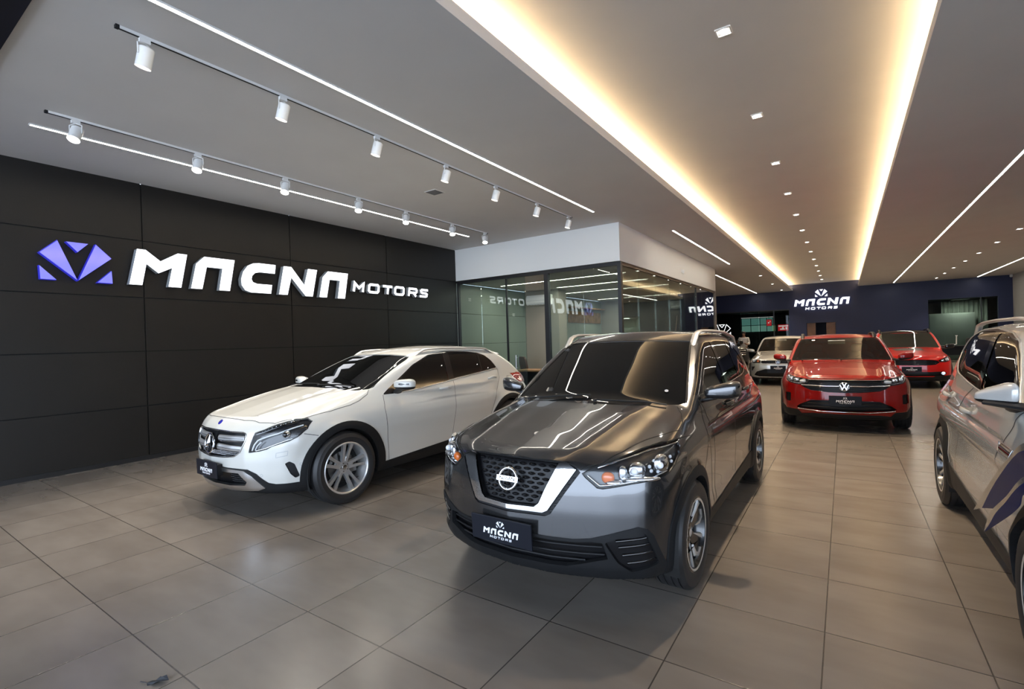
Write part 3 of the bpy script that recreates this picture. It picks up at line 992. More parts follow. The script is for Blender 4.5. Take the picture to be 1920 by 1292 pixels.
def hull_gla():
    return Hull(wb=2.70, R=.346, arch=.375, flare=.016, fw=.12, zbot=.20, dam=.08,
        hw=F1([(-.9,.862),(-.3,.875),(0,.88),(1.3,.872),(2.7,.885),(3.15,.865),(3.55,.80)], .25),
        sec=F1([(.15,.075),(.28,.022),(.40,.014),(.54,.014),(.66,.0),(.76,.004),(.86,.024),(.94,.055),(1.02,.10),(1.15,.20)], .05),
        crease=None,
        zt=F1([(-.9,.745),(-.82,.815),(-.70,.878),(-.3,.975),(.0,1.04),(.3,1.095),(1,1.06),(2,1.055),(3.0,1.06),(3.5,.97)], .07),
        crown=F1([(0,0),(.3,.006),(.52,.022),(.68,.05),(.8,.11),(.9,.20)], .06),
        ridge=lambda x, y: .010 * np.exp(-((x - .42 - .10 * (y + .8)) / .08) ** 2) * sstep(.6, -.2, y),
        yf=F1([(.15,-.69),(.25,-.79),(.38,-.825),(.52,-.835),(.66,-.825),(.76,-.80),(.86,-.75)], .05),
        plan=F1([(0,0),(.28,.025),(.48,.08),(.64,.16),(.77,.28),(.86,.44),(.97,.78)], .06),
        yr=F1([(.2,3.40),(.4,3.50),(.65,3.53),(.85,3.47),(1.0,3.39),(1.2,3.28)], .07),
        planr=F1([(0,0),(.5,.06),(.75,.18),(.92,.42)], .08),
        zbelt=.98, lean=.36, lean2=.14, wc=F1([(.3,.72),(.8,.785),(1.5,.81),(2.3,.795),(3.0,.725),(3.4,.655)], .25),
        kx=.26, yw=F1([(.85,-.17),(1.06,.27),(1.22,.64),(1.39,1.04),(1.5,1.33)], .1),
        zr=F1([(.85,1.38),(1.1,1.43),(1.4,1.47),(1.8,1.495),(2.2,1.487),(2.6,1.455),(2.9,1.41),(3.3,1.34)], .15), rc=.10,
        kxr=.12, yg=F1([(.9,3.47),(1.05,3.34),(1.2,3.15),(1.34,2.90),(1.45,2.72)], .04), kroof=.10, kws=.05, kb=.05)
def hull_nivus():
    return Hull(wb=2.566, R=.326, arch=.36, flare=.016, fw=.10, zbot=.20, dam=.05,
        hw=F1([(-.9,.845),(0,.86),(1.3,.855),(2.6,.86),(3.1,.84),(3.45,.78)], .25),
        sec=F1([(.15,.07),(.28,.02),(.40,.012),(.55,.01),(.70,.0),(.82,.006),(.90,.03),(.98,.065),(1.08,.13),(1.2,.24)], .05),
        crease=None,
        zt=F1([(-.95,.75),(-.85,.815),(-.74,.865),(-.3,.94),(.2,1.0),(.5,1.025),(1,1.03),(2,1.05),(3.0,1.06),(3.4,1.0)], .06),
        crown=F1([(0,0),(.3,.006),(.52,.022),(.66,.05),(.78,.11),(.9,.21)], .05),
        ridge=lambda x, y: .014 * np.exp(-((x - .47 - .07 * (y + .8)) / .05) ** 2) * sstep(.6, -.2, y),
        yf=F1([(.15,-.72),(.24,-.82),(.36,-.865),(.50,-.87),(.64,-.86),(.76,-.845),(.84,-.81)], .04),
        plan=F1([(0,0),(.3,.02),(.5,.06),(.64,.12),(.75,.22),(.85,.40),(.95,.72)], .06),
        yr=F1([(.2,3.30),(.4,3.38),(.65,3.40),(.85,3.36),(1.0,3.30),(1.2,3.2)], .07),
        planr=F1([(0,0),(.5,.05),(.75,.16),(.9,.36)], .08),
        zbelt=.99, lean=.36, lean2=.12, wc=F1([(.3,.735),(.8,.79),(1.5,.81),(2.3,.79),(3.0,.71),(3.3,.65)], .25),
        kx=.24, yw=F1([(.85,.24),(1.02,.50),(1.2,.80),(1.4,1.16),(1.5,1.38)], .1),
        zr=F1([(1.0,1.40),(1.25,1.445),(1.6,1.475),(2.0,1.465),(2.5,1.41),(2.9,1.33),(3.3,1.2)], .15), rc=.10,
        kxr=.12, yg=F1([(.9,3.42),(1.05,3.30),(1.2,3.08),(1.35,2.8),(1.45,2.6)], .06), kroof=.09, kws=.05, kb=.05)
def hull_tcross():
    return Hull(wb=2.651, R=.332, arch=.37, flare=.018, fw=.08, zbot=.22, dam=.05,
        hw=F1([(-.9,.85),(0,.862),(1.3,.858),(2.6,.864),(3.05,.845),(3.4,.79)], .25),
        sec=F1([(.15,.07),(.28,.02),(.40,.008),(.52,.0),(.66,.022),(.735,.026),(.765,.004),(.86,.006),(.95,.028),(1.03,.07),(1.12,.14),(1.25,.26)], .03),
        crease=None,
        zt=F1([(-.9,.86),(-.80,.92),(-.4,.99),(.1,1.05),(.4,1.075),(1,1.08),(2,1.09),(3.0,1.10),(3.4,1.03)], .06),
        crown=F1([(0,0),(.3,.006),(.52,.022),(.66,.05),(.78,.11),(.9,.21)], .05),
        yf=F1([(.15,-.70),(.24,-.79),(.36,-.825),(.50,-.83),(.66,-.825),(.80,-.81),(.90,-.78)], .04),
        plan=F1([(0,0),(.3,.02),(.5,.06),(.64,.12),(.75,.22),(.85,.40),(.95,.72)], .06),
        yr=F1([(.2,3.26),(.4,3.35),(.65,3.37),(.85,3.35),(1.0,3.31),(1.2,3.25)], .07),
        planr=F1([(0,0),(.5,.05),(.75,.16),(.9,.36)], .08),
        zbelt=1.02, lean=.30, lean2=.14, wc=F1([(.2,.745),(.7,.80),(1.4,.82),(2.3,.81),(2.9,.755),(3.25,.69)], .25),
        kx=.24, yw=F1([(.9,.15),(1.06,.38),(1.25,.66),(1.45,.98),(1.6,1.28)], .1),
        zr=F1([(.8,1.47),(1.05,1.515),(1.4,1.55),(1.9,1.555),(2.4,1.54),(2.8,1.51),(3.2,1.45)], .15), rc=.10,
        kxr=.12, yg=F1([(.95,3.36),(1.15,3.27),(1.35,3.14),(1.5,3.02),(1.6,2.92)], .06), kroof=.10, kws=.05, kb=.05)
def hull_hatch(L=3.95, wb=2.5, H=1.50, hw=.82, nose=.80):
    k = H / 1.5; w = hw / .862; q = nose
    return Hull(wb=wb, R=.31, arch=.345, flare=.014, fw=.09, zbot=.18, dam=.05,
        hw=F1([(-.9,.845*w),(0,.86*w),(1.3,.855*w),(wb,.86*w),(L-q-.3,.84*w),(L-q,.78*w)], .25),
        sec=F1([(.15,.07),(.28,.02),(.40,.012),(.55,.01),(.70,.0),(.80,.006),(.88,.03),(.96,.065),(1.06,.13),(1.2,.24)], .05),
        crease=None,
        zt=F1([(-q-.05,.70*k),(-q+.03,.775*k),(-q+.14,.83*k),(-.3,.90*k),(.2,.96*k),(.45,.985*k),(1,.99*k),(2,1.01*k),(L-q-.3,1.03*k),(L-q,.98*k)], .06),
        crown=F1([(0,0),(.3,.006),(.52,.024),(.64,.05),(.75,.11),(.9,.22)], .05),
        yf=F1([(.15,-q+.15),(.24,-q+.05),(.36,-q+.005),(.50,-q),(.62,-q+.012),(.74,-q+.04),(.82,-q+.08)], .04),
        plan=F1([(0,0),(.3,.02),(.5,.065),(.62,.125),(.73,.23),(.81,.40),(.9,.72)], .06),
        yr=F1([(.2,L-q-.10),(.4,L-q-.02),(.65,L-q),(.85,L-q-.04),(1.0,L-q-.09),(1.2,L-q-.16)], .07),
        planr=F1([(0,0),(.5,.05),(.75,.16),(.9,.36)], .08),
        zbelt=.96*k, lean=.34, lean2=.12, wc=F1([(.3,.70*w),(.8,.78*w),(1.5,.81*w),(2.2,.79*w),(2.7,.73*w),(3.1,.66*w)], .25),
        kx=.24, yw=F1([(.82*k,.20),(.985*k,.45),(1.2*k,.80),(1.4*k,1.14),(1.5*k,1.34)], .1),
        zr=F1([(1.0,1.41*k),(1.25,1.455*k),(1.6,1.485*k),(2.0,1.48*k),(2.5,1.45*k),(2.9,1.39*k)], .15), rc=.10,
        kxr=.12, yg=F1([(.9*k,L-q-.06),(1.05*k,L-q-.12),(1.2*k,L-q-.22),(1.35*k,L-q-.34),(1.45*k,L-q-.43)], .06), kroof=.09, kws=.05, kb=.05)
# ---------------------------------------------------------------- car building kit
M['rubber'] = mat('tyre_rubber', (.014, .014, .015), .5)
M['rimsilver'] = mat('alloy_silver', (.60, .60, .60), .34, metal=.75)
M['rimblack'] = mat('alloy_black', (.012, .012, .013), .25, coat=.6)
M['rimcut'] = mat('alloy_machined', (.74, .72, .69), .30, metal=.7)
M['disc'] = mat('brake_disc', (.25, .24, .23), .4, metal=1.0)
M['carglass'] = mat('tinted_car_glass', (.003, .0033, .0035), .012, spec=.38)
M['carglass2'] = mat('green_tinted_car_glass', (.022, .026, .022), .02, spec=.7, coat=.3, coat_rough=.0)
M['lens'] = clear_mat('lamp_clear_lens', (.96, .97, .98), refl=.4, base=.0)
M['lampdark'] = mat('lamp_housing', (.02, .02, .022), .3, coat=.4)
M['lampsilver'] = mat('lamp_reflector', (.72, .73, .75), .16, metal=1.0)
M['lampwhite'] = mat('lamp_white', (.75, .78, .82), .2, coat=.5)
M['amber'] = mat('amber_lens', (.75, .16, .02), .2, coat=.6)
M['redlens'] = mat('red_lamp_lens', (.30, .008, .008), .08, coat=1.0)
M['clad'] = mat('textured_cladding', (.0085, .009, .010), .55, spec=.25)
M['seam'] = mat('panel_gap', (.004, .004, .004), .8)
M['platebg'] = mat('dealer_plate', (.007, .008, .013), .45, spec=.2)
M['platetext'] = mat('plate_white', (.85, .86, .88), .4)
M['mesh'] = mat('grille_black', (.004, .004, .005), .4, spec=.3)
M['meshbar'] = mat('grille_mesh_black', (.006, .006, .007), .22, spec=.35)
def paint(name, col, metal=0.0, rough=.35, coat=1.0, spec=.5):
    return mat(name, col, rough, metal, coat=coat, coat_rough=.015, spec=spec)

def shell(sk, label, name, m, parent, side=0, lift=0.0, move=None, rim=0.0, walls=False, wm=None):
    """mesh object of one region of the skin. lift: along the normal; move: rigid shift; rim: wall going inward; walls: wall back to the surface"""
    q = sk.piece(label, side)
    if q is None: return None
    V, N, T, B = q
    P = V + N * lift
    if move is not None: P = P + np.array(move)
    vs = [P]; ns = [N]; fs = [tuple(t) for t in T]
    if rim or walls:
        a, b = B[:, 0], B[:, 1]
        Q = V if walls else P - N * rim
        w = np.cross(P[b] - P[a], Q[a] - P[a]); l = np.linalg.norm(w, axis=1); w = w / np.maximum(l, 1e-9)[:, None]
        n0 = len(P); k = len(B)
        vs += [P[a], P[b], Q[a], Q[b]]; ns += [-w, -w, -w, -w]
        for i in range(k):
            fs.append((n0 + k + i, n0 + i, n0 + 2 * k + i, n0 + 3 * k + i))
    return mesh_obj(name, np.concatenate(vs), fs, m, parent, True, np.concatenate(ns))

def strip(sk, pts, view, w, h, name, m, parent, side=1, closed=False, step=.02, lift=0.0, mb=None):
    """raised moulding (or a flat dark gap when h is tiny) following an outline on the hull"""
    p = resample(pts, step, closed)
    P, N = sk.project(p, view, side)
    n = len(P); nx = np.roll(P, -1, 0); pv = np.roll(P, 1, 0)
    if not closed: nx[-1] = P[-1]; pv[0] = P[0]
    t = nx - pv; t /= np.maximum(np.linalg.norm(t, axis=1), 1e-9)[:, None]
    b = np.cross(N, t); b /= np.maximum(np.linalg.norm(b, axis=1), 1e-9)[:, None]
    prof = [(-.5, -.6), (-.42, .55), (-.15, 1.0), (.15, 1.0), (.42, .55), (.5, -.6)] if h > .0015 else [(-.5, 1), (.5, 1)]
    v = []; f = []
    for i in range(n):
        for u, q in prof: v.append(P[i] + b[i] * u * w + N[i] * (q * h + lift))
    k = len(prof)
    for i in range(n if closed else n - 1):
        j = (i + 1) % n
        for c in range(k - 1): f.append((i * k + c, i * k + c + 1, j * k + c + 1, j * k + c))
    if not closed and k > 2: f += [tuple(range(k)), tuple((n - 1) * k + c for c in range(k - 1, -1, -1))]
    if mb is not None:
        mb.add(v, f); return None
    return MB().add(v, f).build(name, m, parent, smooth=h > .0015, angle=50)

def seams(sk, lines, parent, name='panel_gap', w=.006, sides=(1, -1)):
    for pts, view in lines:
        for s_ in sides:
            strip(sk, pts, view, w, .0012, name, M['seam'], parent, side=s_)

def arch_poly(y, z, r, n=26, zb=0.02, k=1.0):
    return [(y + r * k * math.cos(math.pi * i / n), z + r * math.sin(math.pi * i / n)) for i in range(n + 1)] + [(y - r * k, zb), (y + r * k, zb)]

WHEELS = {}
def wheel_meshes(kind, R, w, rr):
    """tyre, rim and disc meshes; outer face at +x, centre of tread at x=0"""
    key = (kind, R, w)
    if key in WHEELS: return WHEELS[key]
    h = w / 2
    pr = [(rr - .012, -h * .80), (rr + .006, -h * .92), (rr + (R - rr) * .45, -h * 1.02), (R - .022, -h * .96), (R - .006, -h * .80)]
    gr = [-.62, -.22, .22, .62]
    for g in gr:
        e = .045
        pr += [(R - .0005 * abs(g), h * (g - e)), (R - .009, h * (g - e * .8)), (R - .009, h * (g + e * .8)), (R - .0005 * abs(g), h * (g + e))]
    pr += [(R - .006, h * .80), (R - .022, h * .96), (R - .045, h * 1.0), (rr + (R - rr) * .5, h * 1.03), (rr + .018, h * .99), (rr + .004, h * .93), (rr - .012, h * .80)]
    t = MB().lathe(pr, 'x', 72)
    # shoulder sipes
    for k in range(60):
        a = 2 * math.pi * k / 60
        for sg in (-1, 1):
            x0, x1 = sg * h * .70, sg * h * .97
            c0 = Vector((0, math.cos(a), math.sin(a)))
            p, q = Vector((x0, 0, 0)) + c0 * (R - .001), Vector((x1, 0, 0)) + c0 * (R - .020)
            d = Vector((0, -math.sin(a), math.cos(a))) * .0022
            nr = Vector((sg * .35, c0.y, c0.z)) * .0012
            t.add([p - d + nr, p + d + nr, q + d + nr, q - d + nr], [(0, 1, 2, 3)])
    tyre = t.build('tire', M['rubber'], None, smooth=True, angle=30)
    rb = MB(); cutb = MB()
    rb.lathe([(rr + .004, h * .93), (rr - .004, h * .96), (rr - .014, h * .90), (rr - .022, h * .60), (rr - .035, h * .2), (rr - .030, -h * .85), (rr - .012, -h * .88)], 'x', 64)
    def rot(P, a): return [(x, y * math.cos(a) - z * math.sin(a), y * math.sin(a) + z * math.cos(a)) for x, y, z in P]
    def spoke(mb, poly, a, x_in, x_out, th=.03):
        """poly in (radius, tangential); face tilts from x_in at the hub to x_out at the rim"""
        fx = lambda r: x_in + (x_out - x_in) * (r - .05) / (rr - .05)
        n = len(poly)
        top = rot([(fx(r), r, s_) for r, s_ in poly], a); bot = rot([(fx(r) - th, r, s_ * 1.12) for r, s_ in poly], a)
        tri = tessellate_polygon([[Vector((r, s_, 0)) for r, s_ in poly]])
        mb.add(top + bot, [tuple(q) for q in tri] + [(i, (i + 1) % n, n + (i + 1) % n, n + i) for i in range(n)])
    q = rr - .016
    N5 = 5
    if kind == 'twin':          # five pairs of silver spokes
        for k in range(N5):
            a0 = 2 * math.pi * k / N5 + .16
            for sg in (-1, 1):
                spoke(rb, [(.045, sg * .001), (.085, sg * .006), (.115, sg * .012), (.16, sg * .017), (q, sg * .024), (q, sg * .062), (.16, sg * .044), (.10, sg * .036), (.045, sg * .032)], a0, h * .50, h * .80)
            spoke(rb, [(.04, -.03), (.10, -.028), (.10, .028), (.04, .03)], a0, h * .50, h * .56)
        rb.lathe([(.0, h * .55), (.028, h * .55), (.060, h * .50), (.062, h * .2)], 'x', 32)
        mrim = M['rimsilver']
    elif kind == 'blade':       # five black spokes with machined V faces
        for k in range(N5):
            a0 = 2 * math.pi * k / N5 + .35
            spoke(rb, [(.04, -.034), (.11, -.040), (q, -.088), (q, .060), (.12, .036), (.04, .034)], a0, h * .50, h * .74)
            spoke(cutb, [(.062, .022), (q, .050), (q, .080), (.13, .046)], a0, h * .53, h * .82, .012)
            spoke(cutb, [(.095, -.036), (.150, -.060), (q, -.040), (q, -.066), (.150, -.082), (.10, -.048)], a0, h * .53, h * .82, .012)
            spoke(cutb, [(q - .02, -.066), (q, -.066), (q, -.01), (q - .012, -.01)], a0, h * .53, h * .82, .012)
        cutb.lathe([(rr - .006, h * .965), (rr - .013, h * .975), (rr - .019, h * .94)], 'x', 64)
        rb.lathe([(.0, h * .58), (.026, h * .58), (.050, h * .54), (.056, h * .2)], 'x', 32)
        mrim = M['rimblack']
    else:                       # slim turbine spokes
        for k in range(10):
            a0 = 2 * math.pi * k / 10 + .2
            sg = 1 if k % 2 else -1
            spoke(rb, [(.045, -.016), (q, -.026), (q, .026), (.045, .016)], a0, h * .50, h * .76)
            spoke(cutb, [(.05, sg * .002), (q, sg * .004), (q, sg * .028), (.05, sg * .014)], a0, h * .53, h * .80, .010)
        cutb.lathe([(rr - .006, h * .965), (rr - .013, h * .975), (rr - .018, h * .94)], 'x', 64)
        rb.lathe([(.0, h * .58), (.026, h * .58), (.050, h * .54), (.056, h * .2)], 'x', 32)
        mrim = M['rimblack']
    rim = rb.build('rim', mrim, None, smooth=True, angle=28)
    out = [tyre, rim]
    if cutb.v: out.append(cutb.build('machined_face', M['rimcut'], None, smooth=True, angle=28))
    cap = MB().lathe([(0.0, h * .60), (.020, h * .60), (.024, h * .585), (.024, h * .55)], 'x', 24)
    out.append(cap.build('center_cap', M['lampsilver'] if kind != 'blade' else M['rimcut'], None, smooth=True))
    nb = MB()
    for k in range(5):
        a = 2 * math.pi * (k + .5) / 5
        nb.cyl((h * .44, .040 * math.cos(a), .040 * math.sin(a)), (h * .56, .040 * math.cos(a), .040 * math.sin(a)), .007, n=8)
    out.append(nb.build('wheel_nuts', M['disc'], None))
    db = MB().lathe([(.06, h * .12), (.145, h * .10), (.145, -h * .02), (.06, -h * .02)], 'x', 40)
    db.box((-h * .1, .07, -.07), (h * .22, .16, .07))
    out.append(db.build('brake_disc', M['disc'], None))
    out.append(MB().lathe([(.0, -h * .12), (rr - .036, -h * .12), (rr - .034, -h * .2)], 'x', 40).build('wheel_shade_disc', M['seam'], None))  # added black disc, stands in for the shade behind the spokes
    for o in out: COL.objects.unlink(o)
    WHEELS[key] = out
    return out

def wheel(kind, R, w, rr, loc, right, parent, steer=0.0, spin=0.0):
    ms = wheel_meshes(kind, R, w, rr)
    t = ms[0].copy(); COL.objects.link(t); t.parent = parent; t.location = loc
    t.rotation_euler = (spin, 0, steer + (0 if right else math.pi))
    for o in ms[1:]:
        c = o.copy(); COL.objects.link(c); c.parent = t
    return t

def wheel_well(parent, y, z, r, xin, xout, name='wheel_well'):
    mb = MB()
    n = 24
    for sg in (1, -1):
        v = []
        for i in range(n + 1):
            a = math.pi * (-0.12 + 1.24 * i / n)
            v += [(sg * xin, y + r * math.cos(a), z + r * math.sin(a)), (sg * xout, y + r * math.cos(a), z + r * math.sin(a))]
        f = [(2 * i, 2 * i + 1, 2 * i + 3, 2 * i + 2) for i in range(n)]
        f.append(tuple(2 * i for i in range(n + 1)))
        mb.add(v, f)
    return mb.build(name, M['seam'], parent)

def superblob(c, r, e=(.6, .6), n=28, m=18, skew=(0, 0), flat=None):
    """superellipsoid verts and faces; flat=(axis, keep) squashes one side"""
    def pw(v, k): return math.copysign(abs(v) ** k, v)
    v = []; f = []
    for i in range(m + 1):
        p = -math.pi / 2 + math.pi * i / m
        for k in range(n):
            t = 2 * math.pi * k / n
            x = pw(math.cos(p), e[0]) * pw(math.cos(t), e[1]); y = pw(math.cos(p), e[0]) * pw(math.sin(t), e[1]); z = pw(math.sin(p), e[0])
            if flat and flat[0] == 'y' and y > 0: y *= flat[1]
            v.append((c[0] + r[0] * x, c[1] + r[1] * y + skew[0] * x, c[2] + r[2] * z + skew[1] * x))
    for i in range(m):
        for k in range(n):
            k2 = (k + 1) % n
            f.append((i * n + k, i * n + k2, (i + 1) * n + k2, (i + 1) * n + k))
    return v, f

def side_mirror(parent, sg, c, r, m, base=None, black_low=True, skew=(.03, .0), lowm=None, taper=(1.0, 1.0), arm=None):
    """door mirror: painted cap over a dark base, glass behind, arm to the door"""
    cc = (sg * c[0], c[1], c[2])
    v, f = superblob(cc, r, (.62, .7), flat=('y', .35), skew=(skew[0] * sg, skew[1] * sg))
    v = [(x, cc[1] + (y - cc[1]) * k_, cc[2] + (z - cc[2]) * k_ - (1 - k_) * r[2] * .35) for x, y, z in v
         for k_ in (taper[0] + (taper[1] - taper[0]) * ((x - cc[0]) * sg / r[0] * .5 + .5),)]
    split = c[2] - r[2] * .42
    mb = MB().add(v, f); o = mb.build('mirror_cap', m, parent, smooth=True, angle=60)
    if black_low:
        bm = bmesh.new(); bm.from_mesh(o.data)
        bmesh.ops.bisect_plane(bm, geom=bm.verts[:] + bm.edges[:] + bm.faces[:], plane_co=(0, 0, split), plane_no=(0, 0, 1), clear_inner=True)
        bm.to_mesh(o.data); bm.free()
        o2 = MB().add(v, f).build('mirror_base', lowm or M['blackpl'], o, smooth=True, angle=60)
        bm = bmesh.new(); bm.from_mesh(o2.data)
        bmesh.ops.bisect_plane(bm, geom=bm.verts[:] + bm.edges[:] + bm.faces[:], plane_co=(0, 0, split - .002), plane_no=(0, 0, 1), clear_outer=True)
        bm.to_mesh(o2.data); bm.free()
    g = MB(); v, f = superblob((cc[0], cc[1] + r[1] * .36, cc[2]), (r[0] * .86, .006, r[2] * .8), (.5, .5), 20, 10)
    v = [(x, y + skew[0] * (x - cc[0]) / r[0] * sg * .36, cc[2] + (z - cc[2]) * k_ - (1 - k_) * r[2] * .35 + skew[1] * (x - cc[0]) / r[0] * sg) for x, y, z in v
         for k_ in (taper[0] + (taper[1] - taper[0]) * ((x - cc[0]) * sg / r[0] * .5 + .5),)]
    g.add(v, f).build('mirror_glass', M['chrome'], o, smooth=True)
    a = MB(); b0 = base or (sg * (c[0] - r[0] * 1.7), c[1] + .02, c[2] - r[2] * 1.1)
    a.tube([b0, (sg * (c[0] - r[0] * .9), c[1], c[2] - r[2] * 1.0), (sg * (c[0] - r[0] * .35), c[1], c[2] - r[2] * .8)], [.035, .03, .022], 10, flat=(.6, 1.4))
    if arm: a.tube(arm, [.030, .026, .018], 10, flat=(.7, 2.2))
    a.build('mirror_arm', M['blackpl'], o, smooth=True)
    return o

def door_handle(sk, y, z, m, parent, side, L=.20):
    pts, N = sk.project([(y - L / 2 + L * i / 8, z + .006 * math.sin(i / 8 * math.pi)) for i in range(9)], 'side', side)
    mb = MB()
    off = [.004, .022, .032, .036, .037, .036, .032, .022, .004]
    mb.tube([p + n * q for p, n, q in zip(pts, N, off)], [.009, .013, .015, .016, .016, .016, .015, .013, .009], 10, flat=(1.15, .75))
    return mb.build('door_handle', m, parent, smooth=True)

def roof_rail(sk, y0, y1, x, m, parent, side, rise=.045, r=.016, xs=None, foot=.09):
    """raised rail on two feet along the roof edge"""
    ys = np.linspace(y0, y1, 25)
    xx = np.array([x if xs is None else xs(v) for v in ys])
    P, N = sk.project(np.stack([xx, ys], 1), 'top', side)
    pts = []
    for i, (p, yv) in enumerate(zip(P, ys)):
        t = (yv - y0) / (y1 - y0)
        k = min(1, t / foot, (1 - t) / foot); k = k * k * (3 - 2 * k)
        pts.append(Vector(p) + Vector((0, 0, rise * k + r * .3 - (1 - k) * r * 2.2)))
    mb = MB().tube(pts, [r * 1.0] * 25, 12, flat=(.85, 1.6))
    return mb.build('roof_rail', m, parent, smooth=True)

def plate(parent, c, w, h, rx=0.0, m=None, rz=0.0, depth=.012):
    """dealer plate with emblem and lettering"""
    o = MB().box((-w / 2, -depth, -h / 2), (w / 2, 0, h / 2)).build('license_plate', m or M['platebg'], parent)
    bevel(o, .003, 2)
    o.location = c; o.rotation_euler = (rx, 0, rz)
    k = h * .235
    stacked_logo('plate_lettering', o, M['platetext'], lambda u, v, d: (u, -depth - .0005 - d, v - h * .33), k, .0015, .36)
    return o

def wiper(sk, a, b, parent, name='wiper'):
    pts = resample([a, b], .05)
    P, N = sk.project(pts, 'top', 1)
    mb = MB().tube([Vector(p) + Vector(n) * .013 for p, n in zip(P, N)], .0055, 8)
    mb.tube([Vector(P[0]) + Vector(N[0]) * .004, Vector(P[0]) + Vector(N[0]) * .02], .014, 10)
    return mb.build(name, M['blackpl'], parent, smooth=True)

def lamp_dir(o): return o
# ---------------------------------------------------------------- grey crossover, front and centre
def sym(h):
    """half outline (x>=0, first and last point near the centre line) -> closed symmetric outline"""
    return [(x, z) for x, z in h] + [(-x, z) for x, z in reversed(h) if x > 1e-6]
def build_kicks():
    root = empty('car', (-1.585, 3.018, 0), -.004, 'dark grey crossover in the middle foreground with silver roof rails and chrome V grille', 'car')
    root.scale = (.97,) * 3
    P = paint('grey_metallic_paint', (.080, .080, .083), .85, .22)
    sk = Skin(hull_kicks(), (-.99, -.95, .12), (.99, 3.55, 1.72), .0165)
    bot = (sk.N[sk.T].mean(1)[:, 2] < -.6) & (sk.V[sk.T].mean(1)[:, 2] < .33)
    sk.names.append('under'); sk.lab[bot] = 1
    for sd in (1, -1):
        for ya in (0, 2.61):
            sk.cut('hole', arch_poly(ya, .328, .355), 'side', sd)
            sk.cut('arch', arch_poly(ya, .328, .418), 'side', sd)
        sk.cut('sill', [(.36,.322),(.8,.335),(1.6,.37),(2.25,.405),(2.3,.05),(.3,.05)], 'side', sd)
        sk.cut('bumper', [(-.70,.05),(-.70,.33),(-.46,.30),(-.38,.33),(-.3,.33),(-.3,.05)], 'side', sd)
        sk.cut('bumper', [(3.0,.05),(2.95,.40),(3.3,.46),(3.6,.46),(3.6,.05)], 'side', sd)
    sk.cut('bumper', sym([(0,.468),(.39,.462),(.474,.472),(.60,.508),(.70,.535),(.735,.52),(.757,.48),(.80,.27),(.84,.05),(0,.05)]), 'front')
    sk.cut('bumper', sym([(0,.46),(.9,.46),(.9,.05),(0,.05)]), 'rear')
    # grille
    sk.cut('surround', sym([(0,.873),(.285,.868),(.345,.868),(.385,.848),(.418,.818),(.34,.70),(.268,.588),(.237,.573),(0,.566)]), 'front')
    sk.cut('chrome', rounded(sym([(.296,.856),(.338,.860),(.393,.830),(.25,.608),(.222,.594),(0,.588)]), .006) if 0 else
           [(.296,.858),(.338,.861),(.394,.830),(.252,.608),(.222,.593),(0,.587),(-.222,.593),(-.252,.608),(-.394,.830),(-.338,.861),(-.296,.858),(-.20,.640),(-.172,.617),(0,.611),(.172,.617),(.20,.640)], 'front', 0, 'surround')
    sk.cut('grille', sym([(0,.862),(.285,.857),(.283,.84),(.192,.642),(.168,.624),(0,.618)]), 'front', 0, 'surround')
    # lower intake and corner inserts
    sk.cut('intake', sym([(0,.452),(.40,.446),(.474,.455),(.535,.45),(.556,.362),(.45,.334),(.34,.304),(0,.302)]), 'front', 0, 'bumper')
    for sd in (1, -1):
        sk.cut('insert', rounded([(.545,.452),(.70,.512),(.730,.495),(.755,.40),(.77,.315),(.66,.285),(.60,.34)], .015), 'front', sd, 'bumper')
    LAMP = [(.428,.812),(.477,.843),(.548,.869),(.603,.894),(.666,.919),(.727,.931),(.785,.925),(.806,.915),(.812,.868),(.815,.82),(.806,.79),(.794,.780),(.752,.773),(.671,.762),(.606,.750),(.536,.738),(.508,.742),(.478,.767),(.447,.792)]
    for sd in (1, -1):
        sk.cut('lamp', LAMP, 'front', sd)
    # glazing
    WS = sym([(0,1.084),(.42,1.080),(.66,1.073),(.697,1.082),(.705,1.10),(.640,1.30),(.578,1.495),(.562,1.512),(.3,1.524),(0,1.528)])
    sk.cut('windshield', WS, 'front')
    DLO = [(.50,1.128),(.62,1.20),(.80,1.325),(1.0,1.435),(1.12,1.490),(1.22,1.512),(1.6,1.517),(2.05,1.500),(2.28,1.470),(2.56,1.365),(2.70,1.28),(2.62,1.215),(2.3,1.172),(1.5,1.140),(.9,1.128)]
    for sd in (1, -1):
        sk.cut('pillar', DLO, 'side', sd)
        sk.cut('glass_a', rounded([(.735,1.145),(.72,1.255),(.86,1.353),(1.03,1.443),(1.14,1.488),(1.22,1.500),(1.375,1.502),(1.335,1.15)], .02), 'side', sd, 'pillar')
        sk.cut('glass_b', rounded([(1.43,1.153),(1.475,1.502),(1.62,1.504),(2.0,1.490),(1.955,1.166)], .02), 'side', sd, 'pillar')
        sk.cut('glass_c', rounded([(1.99,1.170),(2.035,1.487),(2.26,1.458),(2.50,1.375),(2.63,1.285),(2.56,1.215),(2.28,1.182)], .02), 'side', sd, 'pillar')
        sk.cut('tail', rounded([(2.86,.985),(3.02,1.045),(3.30,1.065),(3.42,1.03),(3.45,.90),(3.30,.86),(3.10,.90)], .02), 'side', sd)
    sk.cut('tail', sym([(.35,1.02),(.9,1.06),(.9,.86),(.62,.87)]) if 0 else [(.50,.88),(.50,1.0),(.95,1.06),(.95,.86)], 'rear', 1)
    sk.cut('tail', [(.50,.88),(.50,1.0),(.95,1.06),(.95,.86)], 'rear', -1)
    sk.cut('rearglass', rounded(sym([(0,1.12),(.58,1.13),(.55,1.42),(0,1.45)]), .03), 'rear')
    # meshes
    body = shell(sk, 'paint', 'body', P, root, rim=.012)
    shell(sk, 'under', 'underbody', M['blackpl'], root)
